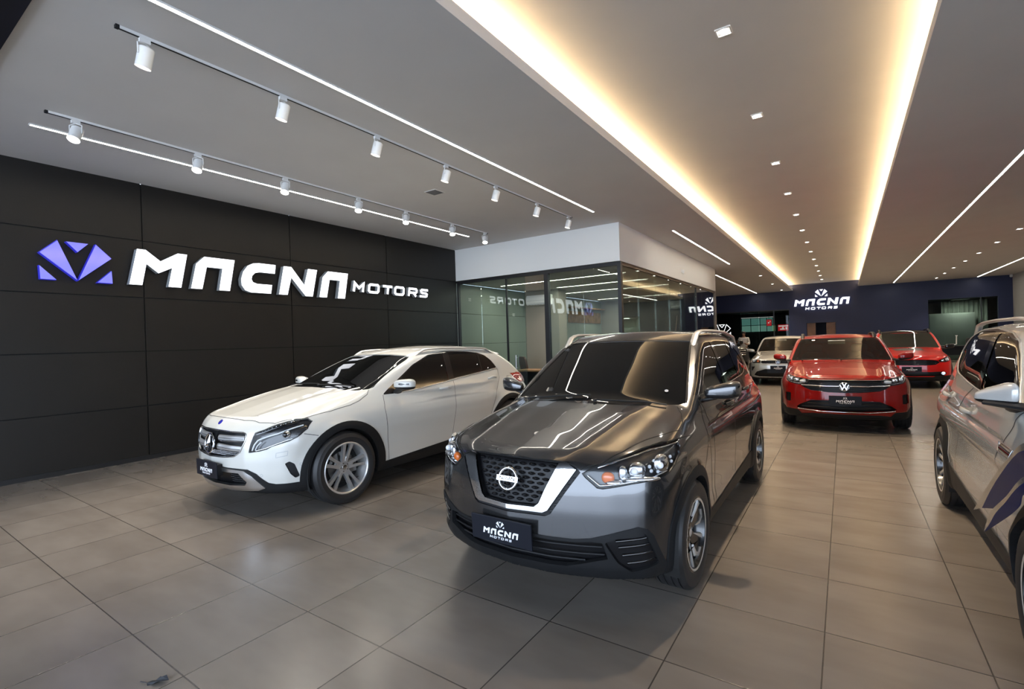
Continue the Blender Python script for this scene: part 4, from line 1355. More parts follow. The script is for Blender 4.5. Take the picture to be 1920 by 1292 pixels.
    for sd in (1, -1):
        a = shell(sk, 'arch', 'arch_trim', M['clad'], root, sd, lift=.007, rim=.05)
        shell(sk, 'sill', 'sill_trim', M['clad'], root, sd, lift=.006, rim=.02)
    bm_ = shell(sk, 'bumper', 'lower_bumper', M['clad'], root, lift=.004, rim=.03)
    it = shell(sk, 'intake', 'lower_intake', M['mesh'], root, move=(0, .055, 0), walls=True)
    mb = MB()
    for z, x1 in ((.415, .53), (.372, .54), (.335, .44)):
        strip(sk, [(-x1, z), (x1, z)], 'front', .012, .004, '', None, None, side=0, lift=-.022, mb=mb)
    mb.build('intake_slats', M['blackpl'], it, smooth=True, angle=50)
    for sd in (1, -1):
        f_ = shell(sk, 'insert', 'fog_insert', M['mesh'], root, sd, move=(0, .02, 0), walls=True)
        mb = MB()
        for k, (a, b) in enumerate((((.60,.455),(.735,.468)), ((.61,.420),(.745,.432)), ((.625,.375),(.755,.388)), ((.645,.33),(.765,.342)))):
            strip(sk, [a, b], 'front', .016, .006, '', None, None, side=sd, lift=-.012, mb=mb)
        mb.build('fog_slats', M['gloss'], f_, smooth=True, angle=50)
    sr = shell(sk, 'surround', 'grille_surround', M['blackpl'], root, move=(0, .012, 0), walls=True)
    for sg in (1, -1):
        for k in range(6):
            z = .60 + .036 * k
            x0 = .262 + (z - .606) * .64
            strip(sk, [(x0 + .004, z), (x0 + .026, z + .004)], 'front', .020, .004, 'louvre', M['blackpl'], sr, side=sg, lift=-.010)
    shell(sk, 'chrome', 'chrome_v', M['chrome'], root, lift=.010, rim=.03)
    gr = shell(sk, 'grille', 'grille', M['mesh'], root, move=(0, .030, 0), walls=True)
    mb = MB()
    for r in range(9):
        z = .640 + .0245 * r
        xm = .185 + (z - .642) * .46
        n = int(2 * xm / .062) + 2
        for k in range(-n, n + 1):
            x = (k + (.5 if r % 2 else 0)) * .062
            if abs(x) > xm - .012 or z > .850: continue
            c, N = sk.project([(x, z)], 'front', 0)
            v, f = superblob((0, 0, 0), (.024, .010, .0095), (1.2, 1.0), 10, 6)
            mb.add([(c[0][0] + q[0], c[0][1] + .026 + q[1], c[0][2] + q[2]) for q in v], f)
    mb.build('grille_mesh', M['meshbar'], gr, smooth=True)
    # badge: ring and bar
    c, N = sk.project([(0, .755)], 'front', 0); c = c[0]
    bd = MB()
    ring = [(.061 * math.cos(t), 0, .061 * math.sin(t)) for t in np.linspace(0, 2 * math.pi, 40, endpoint=False)]
    bd.tube([(x, 0, z) for x, _, z in ring], .0095, 10, closed=True)
    bd.box((-.074, -.012, -.0145), (.074, .006, .0145))
    b = bd.build('badge', M['chrome'], root, smooth=True, angle=40); b.location = (0, c[1] - .012, .755); b.rotation_euler = (-.22, 0, 0)
    text_mesh('badge_lettering', 'NISSAN', .030, M['seam'], b, (0, -.0125, 0), (math.pi / 2, 0, 0), .001, 1.05)
    # headlamps
    for sd in (1, -1):
        h = shell(sk, 'lamp', 'headlamp', M['lampdark'], root, sd, move=(-sd * .015, .045, -.012), walls=True)
        shell(sk, 'lamp', 'lamp_lens', M['lens'], h, sd, lift=.003, rim=.01)
        am = MB(); bz = MB()
        def el(mbx, x, z, rx, rz, dep, ry=.028):
            q, n_ = sk.project([(x, z)], 'front', sd)
            v, f = superblob((0, 0, 0), (rx, ry, rz), (.9, .9), 16, 10, skew=(.45 * rx * sd * 0, 0))
            a = math.atan2(n_[0][0], -n_[0][1])
            mbx.add([(q[0][0] + u * math.cos(a) - w * math.sin(a), q[0][1] + dep + u * math.sin(a) + w * math.cos(a), q[0][2] + t) for u, w, t in v], f)
        for e_ in ((.765, .838, .056, .056, .042), (.675, .820, .050, .046, .044), (.612, .806, .026, .044, .044, .02)):
            mb = MB(); el(mb, *e_); mb.build('reflector', M['lampsilver'], h, smooth=True)
        bs = MB(); el(bs, .70, .776, .11, .016, .040, .03); el(bs, .58, .760, .05, .018, .036, .02); bs.build('lamp_base', M['lampsilver'], h, smooth=True)
        el(am, .545, .786, .036, .032, .038, .022)
        for x, z in ((.765,.838),(.672,.822)):
            el(bz, x, z, .020, .020, .012)
        for k in range(8):
            t_ = 2 * math.pi * k / 8
            el(bz, .765 + .034 * math.cos(t_), .838 + .032 * math.sin(t_), .010, .010, .020, .008)
        am.build('turn_signal', M['amber'], h, smooth=True)
        bz.build('bulb', M['lampwhite'], h, smooth=True)
        strip(sk, [(.455,.803),(.52,.752),(.62,.762),(.76,.785),(.800,.80)], 'front', .008, .003, 'lamp_trim', M['chrome'], h, side=sd, lift=-.006)
        strip(sk, [(.50,.848),(.60,.884),(.70,.915),(.79,.915)], 'front', .010, .003, 'lamp_trim', M['chrome'], h, side=sd, lift=-.008)
        strip(sk, LAMP, 'front', .007, .0012, 'lamp_gap', M['seam'], h, side=sd, closed=True)
    # hood and door gaps
    HOOD = [(0,-.728),(.131,-.725),(.282,-.708),(.338,-.698),(.42,-.690),(.52,-.624),(.591,-.512),(.654,-.281),(.703,-.153),(.757,.008),(.745,.147),(.705,.266),(.66,.335)]
    seams(sk, [(HOOD, 'top'),
        ([(.70,.27),(.60,.60),(.62,.90),(.50,1.10)], 'side'),
        ([(.50,1.10),(.47,.90),(.50,.62),(.56,.46),(.60,.345)], 'side'),
        ([(1.40,1.14),(1.40,.9),(1.42,.5),(1.43,.37)], 'side'),
        ([(1.97,1.16),(2.06,1.0),(2.10,.86),(2.13,.72),(2.19,.62)], 'side'),
        ([(.30,.66),(.42,.80),(.48,.90)], 'side')], root)
    seams(sk, [([(0,1.535),(.3,1.531),(.585,1.512)], 'front'), ([(.565,1.51),(.70,1.085)], 'front')], root, 'windshield_gap', .010)
    # glass
    ws = shell(sk, 'windshield', 'windshield', M['carglass'], root, lift=-.003)
    st, N = sk.project([(.545, 1.155)], 'front', 0)
    b = MB().lathe([(0, 0), (.013, 0), (.014, -.001)], 'y', 20).build('sticker', M['letter_side'], ws); b.location = Vector(st[0]) + Vector(N[0]) * .004; b.rotation_euler = (-.95, 0, .3)
    for sd in (1, -1):
        pl = shell(sk, 'pillar', 'window_frame', M['gloss'], root, sd, lift=.001)
        for nm in ('glass_a', 'glass_b', 'glass_c'):
            shell(sk, nm, 'side_window', M['carglass'], root, sd, lift=-.002)
        shell(sk, 'tail', 'taillight', M['redlens'], root, sd, lift=.006, rim=.012)
        strip(sk, [(.56,1.128),(.9,1.126),(1.5,1.138),(2.3,1.168),(2.62,1.210)], 'side', .014, .004, 'belt_trim', M['gloss'], root, side=sd)
        roof_rail(sk, 1.02, 2.88, .575, M['rimsilver'], root, sd, .034, .017, xs=lambda v: .585 + .02 * math.sin((v - 1.0) / 1.9 * math.pi))
        side_mirror(root, sd, (.905, .60, 1.158), (.120, .078, .066), P, base=(sd * .77, .62, 1.09), skew=(.035, .012), lowm=M['blackpl'], taper=(.62, 1.06))
        door_handle(sk, 1.22, .995, P, root, sd); door_handle(sk, 2.02, 1.035, P, root, sd)
        for ya, st_ in ((0, -.02), (2.61, 0)):
            wheel('blade', .328, .205, .222, (sd * .755, ya, .328), sd > 0, root, st_, .5 * ya + .2)
    shell(sk, 'rearglass', 'rear_window', M['carglass'], root, lift=-.002)
    for ya in (0, 2.61): wheel_well(root, ya, .328, .372, .50, .845)
    # plate, wipers, aerial
    c, N = sk.project([(-.035, .455)], 'front', 0)
    plate(root, (-.035, c[0][1] - .020, .455), .425, .150, .06)
    wiper(sk, (-.50, .235), (.02, .30), root); wiper(sk, (.10, .195), (.60, .285), root)
    c, N = sk.project([(0.0, 2.62)], 'top', 0)
    MB().tube([Vector(c[0]), Vector(c[0]) + Vector((0, .05, .11)), Vector(c[0]) + Vector((0, .11, .23))], [.010, .005, .003], 8).build('aerial', M['blackpl'], root, smooth=True)
    return root
build_kicks()
# ---------------------------------------------------------------- white crossover by the charcoal wall
def build_gla():
    root = empty('car', (-4.85, 2.96, 0), -.024, 'white crossover with large silver wheels parked along the charcoal wall', 'car')
    P = paint('white_paint', (.60, .595, .555), 0.0, .30)
    sk = Skin(hull_gla(), (-1.0, -.98, .10), (1.0, 3.62, 1.6), .0185)
    bot = (sk.N[sk.T].mean(1)[:, 2] < -.6) & (sk.V[sk.T].mean(1)[:, 2] < .31)
    sk.names.append('under'); sk.lab[bot] = 1
    for sd in (1, -1):
        for ya in (0, 2.70):
            sk.cut('hole', arch_poly(ya + .01, .346, .374), 'side', sd)
            sk.cut('arch', arch_poly(ya + .025, .346, .440, k=1.06), 'side', sd)
        sk.cut('sill', [(.40,.298),(.54,.302),(1.5,.352),(2.25,.395),(2.3,.05),(.35,.05)], 'side', sd)
        sk.cut('bumper', [(-.75,.05),(-.75,.315),(-.5,.312),(-.40,.312),(-.3,.33),(-.3,.05)], 'side', sd)
        sk.cut('bumper', [(3.1,.05),(3.1,.38),(3.4,.42),(3.7,.42),(3.7,.05)], 'side', sd)
    sk.cut('bumper', sym([(0,.455),(.231,.453),(.49,.449),(.567,.411),(.649,.328),(.70,.311),(.787,.312),(.84,.306),(.86,.05),(0,.05)]), 'front')
    sk.cut('bumper', sym([(0,.42),(.9,.42),(.9,.05),(0,.05)]), 'rear')
    SK_ = [(.216,.446),(.456,.436),(.529,.392),(.618,.283),(.55,.260),(.40,.250),(.036,.240)]
    sk.cut('skid', sym([(0,.446)] + SK_ + [(0,.240)]), 'front', 0, 'bumper')
    sk.cut('intake', sym([(0,.412),(.394,.413),(.47,.338),(.44,.303),(.25,.290),(0,.286)]), 'front', 0, 'skid')
    GRO = rounded(sym([(0,.774),(.43,.768),(.458,.752),(.463,.70),(.417,.598),(.348,.556),(.16,.539),(0,.536)]), .02)
    sk.cut('grille', GRO, 'front')
    LAMP = [(.508,.598),(.520,.68),(.536,.766),(.607,.793),(.679,.836),(.74,.862),(.775,.864),(.803,.835),(.817,.775),(.812,.735),(.805,.714),(.780,.686),(.735,.668),(.687,.650),(.656,.628),(.60,.612)]
    FOG = rounded([(-.552,.492),(-.52,.508),(-.480,.480),(-.439,.362),(-.474,.352),(-.513,.395)], .012)
    for sd in (1, -1):
        sk.cut('lamp', LAMP, 'front', sd)
        sk.cut('fog', FOG, 'side', sd)
    WS = sym([(0,1.078),(.42,1.070),(.66,1.050),(.700,1.056),(.703,1.072),(.655,1.20),(.605,1.335),(.580,1.366),(.50,1.380),(.25,1.396),(0,1.400)])
    sk.cut('windshield', WS, 'front')
    DLO = [(.545,.985),(.80,1.135),(1.061,1.278),(1.366,1.385),(1.625,1.412),(1.744,1.414),(2.05,1.402),(2.297,1.374),(2.44,1.335),(2.56,1.255),(2.625,1.160),(2.60,1.148),(2.272,1.122),(1.702,1.076),(1.5,1.050),(1.075,1.010),(.75,.985)]
    for sd in (1, -1):
        sk.cut('pillar', rounded(DLO, .03), 'side', sd)
        sk.cut('glass_a', rounded([(.83,1.005),(.86,1.150),(1.08,1.272),(1.37,1.371),(1.60,1.396),(1.555,1.068),(1.1,1.026)], .02), 'side', sd, 'pillar')
        sk.cut('glass_b', rounded([(1.66,1.086),(1.715,1.400),(1.76,1.402),(2.05,1.390),(2.275,1.364),(2.245,1.132)], .02), 'side', sd, 'pillar')
        sk.cut('glass_c', rounded([(2.270,1.136),(2.305,1.358),(2.43,1.322),(2.545,1.245),(2.605,1.162),(2.58,1.156)], .015), 'side', sd, 'pillar')
        sk.cut('tail', rounded([(3.0,1.02),(3.12,1.06),(3.35,1.03),(3.42,.93),(3.25,.92),(3.12,.965)], .02), 'side', sd)
        sk.cut('tail', [(.42,.92),(.42,1.03),(.92,1.07),(.92,.91)], 'rear', sd)
    sk.cut('rearglass', rounded(sym([(0,1.06),(.57,1.09),(.53,1.30),(0,1.35)]), .02), 'rear')
    shell(sk, 'paint', 'body', P, root, rim=.012)
    shell(sk, 'under', 'underbody', M['blackpl'], root)
    for sd in (1, -1):
        shell(sk, 'arch', 'arch_trim', M['clad'], root, sd, lift=.010, rim=.06)
        shell(sk, 'sill', 'sill_trim', M['clad'], root, sd, lift=.008, rim=.02)
    shell(sk, 'bumper', 'lower_bumper', M['clad'], root, lift=.004, rim=.03)
    shell(sk, 'skid', 'skid_plate', M['steel'], root, lift=.012, rim=.03)
    it = shell(sk, 'intake', 'lower_intake', M['mesh'], root, move=(0, .05, 0), walls=True)
    mb = MB()
    for sg in (1, -1):
        for r in range(5):
            for k in range(14):
                x = .215 + k * .019 + (.009 if r % 2 else 0); z = .315 + r * .020
                if x > .46 - abs(z - .345) * .6: continue
                c, N = sk.project([(x, z)], 'front', sg)
                v, f = superblob((c[0][0], c[0][1] + .046, c[0][2]), (.007, .006, .0055), (1, 1), 8, 5); mb.add(v, f)
    mb.build('intake_mesh', M['gloss'], it, smooth=True)
    gr = shell(sk, 'grille', 'grille', M['mesh'], root, move=(0, .035, 0), walls=True)
    for sg in (1, -1):
        for z0, z1, x1, hh in ((.712,.718,.445,.052), (.632,.624,.425,.052)):
            strip(sk, [(.085, z0), (.25, (z0 + z1) / 2), (x1, z1)], 'front', hh, .012, 'grille_bar', M['rimsilver'], gr, side=sg, lift=-.012)
            strip(sk, [(.10, z0 - .004), (x1 - .01, z1 - .004)], 'front', .004, .001, 'bar_groove', M['seam'], gr, side=sg, lift=.0015)
            strip(sk, [(.085, z0 - .030), (x1 - .01, z1 - .028)], 'front', .007, .004, 'bar_trim', M['chrome'], gr, side=sg, lift=-.006)
    mb = MB()
    for r in range(3):
        for k in range(-18, 19):
            x = k * .02 + (.01 if r % 2 else 0); z = .557 + r * .013
            if abs(x) > .33 + r * .03: continue
            c, N = sk.project([(x, z)], 'front', 0)
            v, f = superblob((c[0][0], c[0][1] + .03, c[0][2]), (.0075, .006, .0045), (1, 1), 8, 5); mb.add(v, f)
    mb.build('grille_mesh', M['lampsilver'], gr, smooth=True)
    strip(sk, GRO, 'front', .012, .006, 'grille_frame', M['chrome'], gr, side=0, closed=True)
    c, N = sk.project([(0, .653)], 'front', 0); c = c[0]
    bd = MB().lathe([(0, 0), (.080, 0), (.084, -.006)], 'y', 40)
    dsk = bd.build('badge', M['gloss'], root, smooth=True); dsk.location = (0, c[1] - .012, .653); dsk.rotation_euler = (-.1, 0, 0)
    st = MB()
    for k in range(3):
        a = math.pi / 2 + 2 * math.pi * k / 3
        ct = (0, -.030, 0); tip = (.084 * math.cos(a), -.008, .084 * math.sin(a))
        l = (.020 * math.cos(a + math.pi / 3), -.010, .020 * math.sin(a + math.pi / 3)); r = (.020 * math.cos(a - math.pi / 3), -.010, .020 * math.sin(a - math.pi / 3))
        st.add([ct, tip, l, r], [(0, 1, 2), (0, 3, 1), (1, 3, 2), (0, 2, 3)])
    st.tube([(.086 * math.cos(t), -.006, .086 * math.sin(t)) for t in np.linspace(0, 2 * math.pi, 40, endpoint=False)], .0085, 10, closed=True)
    st.build('badge_star', M['chrome'], dsk)
    c, N = sk.project([(0, .836)], 'front', 0); c = c[0]
    hb = MB().lathe([(0, -.004), (.020, -.004), (.026, -.002), (.027, .004)], 'y', 28).build('hood_badge', mat('badge_blue', (.02, .02, .25), .2, coat=1), root, smooth=True)
    hb.location = c; hb.rotation_euler = (-.75, 0, 0)
    for sd in (1, -1):
        h = shell(sk, 'lamp', 'headlamp', M['lampdark'], root, sd, move=(-sd * .02, .045, -.006), walls=True)
        shell(sk, 'lamp', 'lamp_lens', M['lens'], h, sd, lift=.003, rim=.008)
        strip(sk, [(.525,.612),(.540,.665),(.565,.705),(.62,.728),(.70,.755),(.76,.79),(.795,.815)], 'front', .013, .006, 'light_guide', M['lampwhite'], h, side=sd, lift=-.018)
        strip(sk, [(.552,.617),(.570,.66),(.60,.69)], 'front', .010, .005, 'light_guide', M['lampwhite'], h, side=sd, lift=-.018)
        strip(sk, [(.545,.755),(.62,.785),(.70,.828),(.76,.852)], 'front', .024, .006, 'eyebrow', M['gloss'], h, side=sd, lift=-.010)
        dots = MB()
        for k in range(9):
            x = .565 + .021 * k; z = .757 + (x - .545) * .46
            q, n_ = sk.project([(x, z)], 'front', sd); v, f = superblob((q[0][0], q[0][1] + .012, q[0][2]), (.007, .006, .006), (1, 1), 8, 6); dots.add(v, f)
        dots.build('led_row', M['lampsilver'], h, smooth=True)
        q, n_ = sk.project([(.750, .742)], 'front', sd)
        pj = MB().sphere((q[0][0] - sd * .012, q[0][1] + .030, q[0][2]), .036).build('projector', M['chrome'], h, smooth=True)
        MB().sphere((q[0][0] - sd * .004, q[0][1] + .014, q[0][2]), .026).build('projector_lens', M['gloss'], pj, smooth=True)
        strip(sk, [(.56,.612),(.64,.632),(.70,.662),(.79,.705)], 'front', .012, .005, 'lamp_trim', M['lampsilver'], h, side=sd, lift=-.014)
        strip(sk, LAMP, 'front', .006, .0012, 'lamp_gap', M['seam'], h, side=sd, closed=True)
        fg = shell(sk, 'fog', 'fog_vent', M['mesh'], root, sd, move=(-sd * .012, .012, 0), walls=True)
        strip(sk, [(.715,.588),(.777,.600),(.775,.562),(.713,.548)], 'front', .004, .001, 'washer_cover', M['letter_side'], root, side=sd, closed=True)
        for x, z in ((.608,.397),):
            strip(sk, [(x + .011 * math.cos(t), z + .011 * math.sin(t)) for t in np.linspace(0, 6.28, 12, endpoint=False)], 'front', .003, .001, 'parking_sensor', M['letter_side'], root, side=sd, closed=True, step=.01)
        strip(sk, [(-.431 + .010 * math.cos(t), .470 + .011 * math.sin(t)) for t in np.linspace(0, 6.28, 12, endpoint=False)], 'side', .003, .001, 'parking_sensor', M['letter_side'], root, side=sd, closed=True, step=.01)
    HOOD = [(0,-.700),(.331,-.682),(.52,-.640),(.653,-.569),(.764,-.369),(.791,-.101),(.790,.12),(.776,.238),(.741,.364),(.704,.413)]
    seams(sk, [(HOOD, 'top'),
        ([(.55,.985),(.513,.85),(.520,.7),(.535,.45),(.542,.305)], 'side'),
        ([(1.632,1.075),(1.628,.95),(1.602,.79),(1.55,.5),(1.51,.355)], 'side'),
        ([(2.635,1.15),(2.62,1.02),(2.45,.86),(2.36,.72),(2.28,.56),(2.24,.41)], 'side'),
        ([(2.80,.93),(2.80,.99),(2.82,1.02),(2.92,1.02),(2.95,.98),(2.93,.90),(2.82,.89),(2.80,.93)], 'side'),
        ([(-.395,.735),(-.27,.70)], 'side')], root, w=.005)
    seams(sk, [([(0,1.402),(.25,1.398),(.50,1.383),(.585,1.368)], 'front')], root, 'windshield_gap', .008)
    for sg in (1, -1):
        strip(sk, [(.42,-.60),(.50,-.25),(.55,.10),(.60,.38)], 'top', .03, .004, 'hood_crease', P, root, side=sg)
    shell(sk, 'windshield', 'windshield', M['carglass'], root, lift=-.003)
    for sd in (1, -1):
        shell(sk, 'pillar', 'window_frame', M['gloss'], root, sd, lift=.001)
        for nm in ('glass_a', 'glass_b', 'glass_c'):
            shell(sk, nm, 'side_window', M['carglass'], root, sd, lift=-.002)
        shell(sk, 'tail', 'taillight', M['redlens'], root, sd, lift=.006, rim=.012)
        strip(sk, [(.76,.985),(1.075,1.006),(1.5,1.046),(1.702,1.072),(2.272,1.118),(2.62,1.148)], 'side', .013, .005, 'belt_trim', M['rimsilver'], root, side=sd)
        roof_rail(sk, 1.12, 2.72, .56, M['rimsilver'], root, sd, .030, .014, xs=lambda v: .575 + .03 * math.sin((v - 1.1) / 1.6 * math.pi), foot=.14)
        m_ = side_mirror(root, sd, (.975, .68, 1.092), (.118, .085, .060), P, base=(sd * .80, .72, 1.0), skew=(.03, .0), taper=(.85, 1.0))
        mb = MB().tube([(sd * .90, .602, 1.098), (sd * .99, .604, 1.098), (sd * 1.075, .640, 1.098)], [.006, .010, .008], 8, flat=(1, .6))
        mb.build('indicator', M['gloss'], m_, smooth=True)
        door_handle(sk, 1.46, .972, P, root, sd); door_handle(sk, 2.43, 1.018, P, root, sd)
        for ya in (0, 2.70):
            wheel('twin', .346, .235, .243, (sd * .775, ya, .346), sd > 0, root, .0, .3 * ya)
    shell(sk, 'rearglass', 'rear_window', M['carglass'], root, lift=-.002)
    v, f = superblob((0, 2.83, 1.408), (.575, .17, .020), (.5, .45), 36, 10)
    v = [(x, y - .18 * x * x, z - .055 * x * x / .34 - .22 * (y - 2.83)) for x, y, z in v]
    MB().add(v, f).build('roof_spoiler', P, root, smooth=True, angle=60)
    for ya in (0, 2.70): wheel_well(root, ya, .346, .392, .50, .85)
    c, N = sk.project([(-.01, .425)], 'front', 0)
    pl = plate(root, (-.01, c[0][1] - .035, .425), .41, .145, .02)
    MB().box((-.19, 0, -.05), (.19, .05, .05)).build('plate_bracket', M['blackpl'], pl)
    wiper(sk, (-.55, .30), (.0, .285), root); wiper(sk, (.05, .255), (.56, .345), root)
    return root
build_gla()
# ---------------------------------------------------------------- the cars further back and the silver one at the right edge
def roundel(root, c, r, rx, kind, m=None):
    """round front emblem"""
    b = MB().lathe([(0, 0), (r * .9, 0), (r, -.004), (r, .008)], 'y', 32).build('badge', M['gloss'], root, smooth=True)
    b.location = c; b.rotation_euler = (rx, 0, 0)
    s_ = MB().tube([(r * math.cos(t), -.004, r * math.sin(t)) for t in np.linspace(0, 6.2832, 36, endpoint=False)], r * .11, 8, closed=True)
    if kind == 'vw':
        fn = lambda u, v, d: (u, -.003 - d, v)
        stroke_solid(s_, [(-.40 * r, .86 * r), (-.02 * r, .12 * r), (.02 * r, .12 * r), (.40 * r, .86 * r)], .17 * r, fn, 0, .008)
        stroke_solid(s_, [(-.84 * r, .38 * r), (-.42 * r, -.72 * r), (-.06 * r, -.02 * r), (.06 * r, -.02 * r), (.42 * r, -.72 * r), (.84 * r, .38 * r)], .17 * r, fn, 0, .008)
    s_.build('badge_symbol', m or M['chrome'], b, smooth=True, angle=40)
    return b

def cabin(root, k=1.0, w=.70):
    """dark seats and dashboard seen through the windscreen"""
    d = MB(); v, f = superblob((0, .78, .86 * k), (w, .28, .14), (.4, .4), 24, 10); d.add(v, f)
    d.box((-w, .55, .35), (w, 2.5, .45))
    dash = d.build('dashboard', M['trimgrey'], root, smooth=True, angle=50)
    for x in (-.36, .36):
        s_ = MB(); v, f = superblob((x, 1.62, .80 * k), (.24, .09, .34), (.5, .5), 18, 12, ); s_.add([(a, b + (c - .5) * .28, c) for a, b, c in v], f)
        v, f = superblob((x, 1.50, .52), (.25, .26, .09), (.5, .5), 18, 10); s_.add(v, f)
        o = s_.build('seat', M['seatgrey'], root, smooth=True, angle=60)
        h = MB(); v, f = superblob((x, 1.86 - .06, 1.20 * k), (.13, .05, .085), (.6, .6), 16, 10); h.add(v, f)
        h.build('headrest', M['seatgrey'], o, smooth=True)
    sw = MB().tube([(.36 + .18 * math.cos(t), .98 + .06 * math.sin(t), .93 * k + .17 * math.sin(t)) for t in np.linspace(0, 6.2832, 28, endpoint=False)], .014, 8, closed=True)
    sw.box((.20, .98, .90 * k), (.52, 1.0, .96 * k))
    sw.build('steering_wheel', M['trimgrey'], root, smooth=True, angle=40)
    MB().box((-.68 * w / .7, .9, .99 * k), (-.66 * w / .7, 2.5, 1.0 * k)).build('door_lining', M['trimgrey'], root)
M['trimgrey'] = mat('cabin_plastic', (.035, .036, .035), .6)
M['seatgrey'] = mat('seat_fabric', (.06, .06, .058), .9)
M['ws_clear'] = clear_mat('windscreen_glass', (.34, .38, .34), refl=1.3, base=.05)

def build_front(name, hull, h, pose, label, P, q):
    x, y, a = pose
    root = empty('car', (x, y, 0), a, label, 'car')
    wb = hull.wb; R = hull.R
    sk = Skin(hull, (-.98, -1.0, .08), (.98, 4.3 if wb > 2.7 else 3.5, q.get('ztop', 1.62)), h)
    bot = (sk.N[sk.T].mean(1)[:, 2] < -.6) & (sk.V[sk.T].mean(1)[:, 2] < .31)
    sk.names.append('under'); sk.lab[bot] = 1
    for sd in (1, -1):
        for ya in (0, wb):
            sk.cut('hole', arch_poly(ya, R, R + .035), 'side', sd)
            if q.get('clad'): sk.cut('arch', arch_poly(ya, R, R + .095), 'side', sd)
        if q.get('clad'):
            sk.cut('sill', [(.3,.30),(1.6,.34),(wb - .35,.38),(wb - .3,.02),(.3,.02)], 'side', sd)
            sk.cut('bumper', [(-.75,.02),(-.75,.33),(-.36,.35),(-.25,.02)], 'side', sd)
    if 'bumper' in q: sk.cut('bumper', sym(q['bumper']), 'front')
    for nm in ('grille', 'intake', 'lowgrille'):
        if nm in q: sk.cut(nm, sym(q[nm]), 'front', 0, 'bumper' if nm == 'lowgrille' else 'paint')
    for sd in (1, -1):
        sk.cut('lamp', q['lamp'], 'front', sd)
        if 'vent' in q: sk.cut('vent', q['vent'], 'front', sd)
    sk.cut('windshield', sym(q['ws']), 'front')
    for sd in (1, -1):
        sk.cut('window', q['dlo'], 'side', sd)
    if 'decal' in q: sk.cut('decal', q['decal'], 'top')
    if 'roof' in q: sk.cut('roof', q['roof'], 'top')
    shell(sk, 'paint', 'body', P, root, rim=.012)
    shell(sk, 'under', 'underbody', M['blackpl'], root)
    if 'bumper' in q: shell(sk, 'bumper', 'lower_bumper', M['clad'], root, lift=.003, rim=.02)
    if 'decal' in q: shell(sk, 'decal', 'hood_decal', M['decal'], root, lift=.001)
    if 'roof' in q: shell(sk, 'roof', 'black_roof', M['gloss'], root)
    gr = shell(sk, 'grille', 'grille', M['mesh'], root, move=(0, .035, 0), walls=True)
    for (x0, z0, x1, z1, w, mm) in q.get('bars', []):
        strip(sk, [(-x1, z1), (-x0, z0), (x0, z0), (x1, z1)], 'front', w, .010, 'grille_bar', M[mm], gr, side=0, lift=-.004)
    if 'gridrows' in q:
        z0, z1, n, xm = q['gridrows']
        mb = MB()
        for i in range(n):
            z = z0 + (z1 - z0) * i / (n - 1)
            strip(sk, [(-xm, z), (xm, z)], 'front', .008, .005, '', None, None, side=0, lift=-.022, mb=mb)
        mb.build('grille_slats', M['gloss'], gr, smooth=True, angle=50)
    if 'intake' in q:
        it = shell(sk, 'intake', 'lower_intake', M['mesh'], root, move=(0, .05, 0), walls=True)
        for (x0, z0, x1, z1, w, mm) in q.get('ibars', []):
            strip(sk, [(-x1, z1), (-x0, z0), (x0, z0), (x1, z1)], 'front', w, .008, 'intake_bar', M[mm], it, side=0, lift=-.015 if mm != 'chrome' else .002)
    for sd in (1, -1):
        if q.get('clad'):
            shell(sk, 'arch', 'arch_trim', M['clad'], root, sd, lift=.006, rim=.05)
            shell(sk, 'sill', 'sill_trim', M['clad'], root, sd, lift=.006, rim=.02)
        if 'vent' in q: shell(sk, 'vent', 'bumper_vent', M['mesh'], root, sd, move=(-sd * .01, .02, 0), walls=True)
        lm = shell(sk, 'lamp', 'headlamp', M['lampdark'], root, sd, move=(-sd * .012, .04, -.004), walls=True)
        shell(sk, 'lamp', 'lamp_lens', M['lens'], lm, sd, lift=.002, rim=.006)
        for (lx, lz, rx, rz, mm) in q['elements']:
            p, n_ = sk.project([(lx, lz)], 'front', sd)
            v, f = superblob((p[0][0] - sd * .006, p[0][1] + .028, p[0][2]), (rx, .02, rz), (.7, .7), 16, 10)
            MB().add(v, f).build('reflector', M[mm], lm, smooth=True)
        for (pts, w, mm) in q.get('lampstrips', []):
            strip(sk, pts, 'front', w, .004, 'light_guide', M[mm], lm, side=sd, lift=-.010)
        shell(sk, 'window', 'side_window', M['carglass'], root, sd, lift=-.002)
        if 'rail' in q:
            y0, y1, xr, rise, rr, mm = q['rail']
            roof_rail(sk, y0, y1, xr, M[mm], root, sd, rise, rr)
        mc, mr = q['mirror']
        side_mirror(root, sd, mc, mr, q.get('mirror_mat', P), base=(sd * (mc[0] - .15), mc[1] + .04, mc[2] - .05), skew=(.03, .012))
        for ya in (0, wb): wheel(q.get('wheel', 'slim'), R, .205, q.get('rim', .215), (sd * q.get('track', .75), ya, R), sd > 0, root, 0, .4)
        for t in q.get('fog', []):
            p, n_ = sk.project([t[:2]], 'front', sd)
            MB().lathe([(0, -.010), (t[2] * .8, -.008), (t[2], 0), (t[2], .01)], 'y', 24, tuple(p[0])).build('fog_lamp', M['lampsilver'], root, smooth=True)
    ws = shell(sk, 'windshield', 'windshield', q['glass'], root, lift=-.003)
    if q['glass'] is M['ws_clear']:
        cabin(root, q.get('kz', 1.0))
        p, n_ = sk.project([(-.02, q['mirz'])], 'front', 0)
        o = MB().box((-.13, .05, -.035), (.13, .07, .035)).build('rear_view_mirror', M['trimlight'], ws); o.location = p[0]
        bevel(o, .01, 2)
        strip(sk, q['ws_frit'], 'front', .06, .001, 'windshield_border', M['gloss'], ws, side=1, lift=-.006)
        strip(sk, q['ws_frit'], 'front', .06, .001, 'windshield_border', M['gloss'], ws, side=-1, lift=-.006)
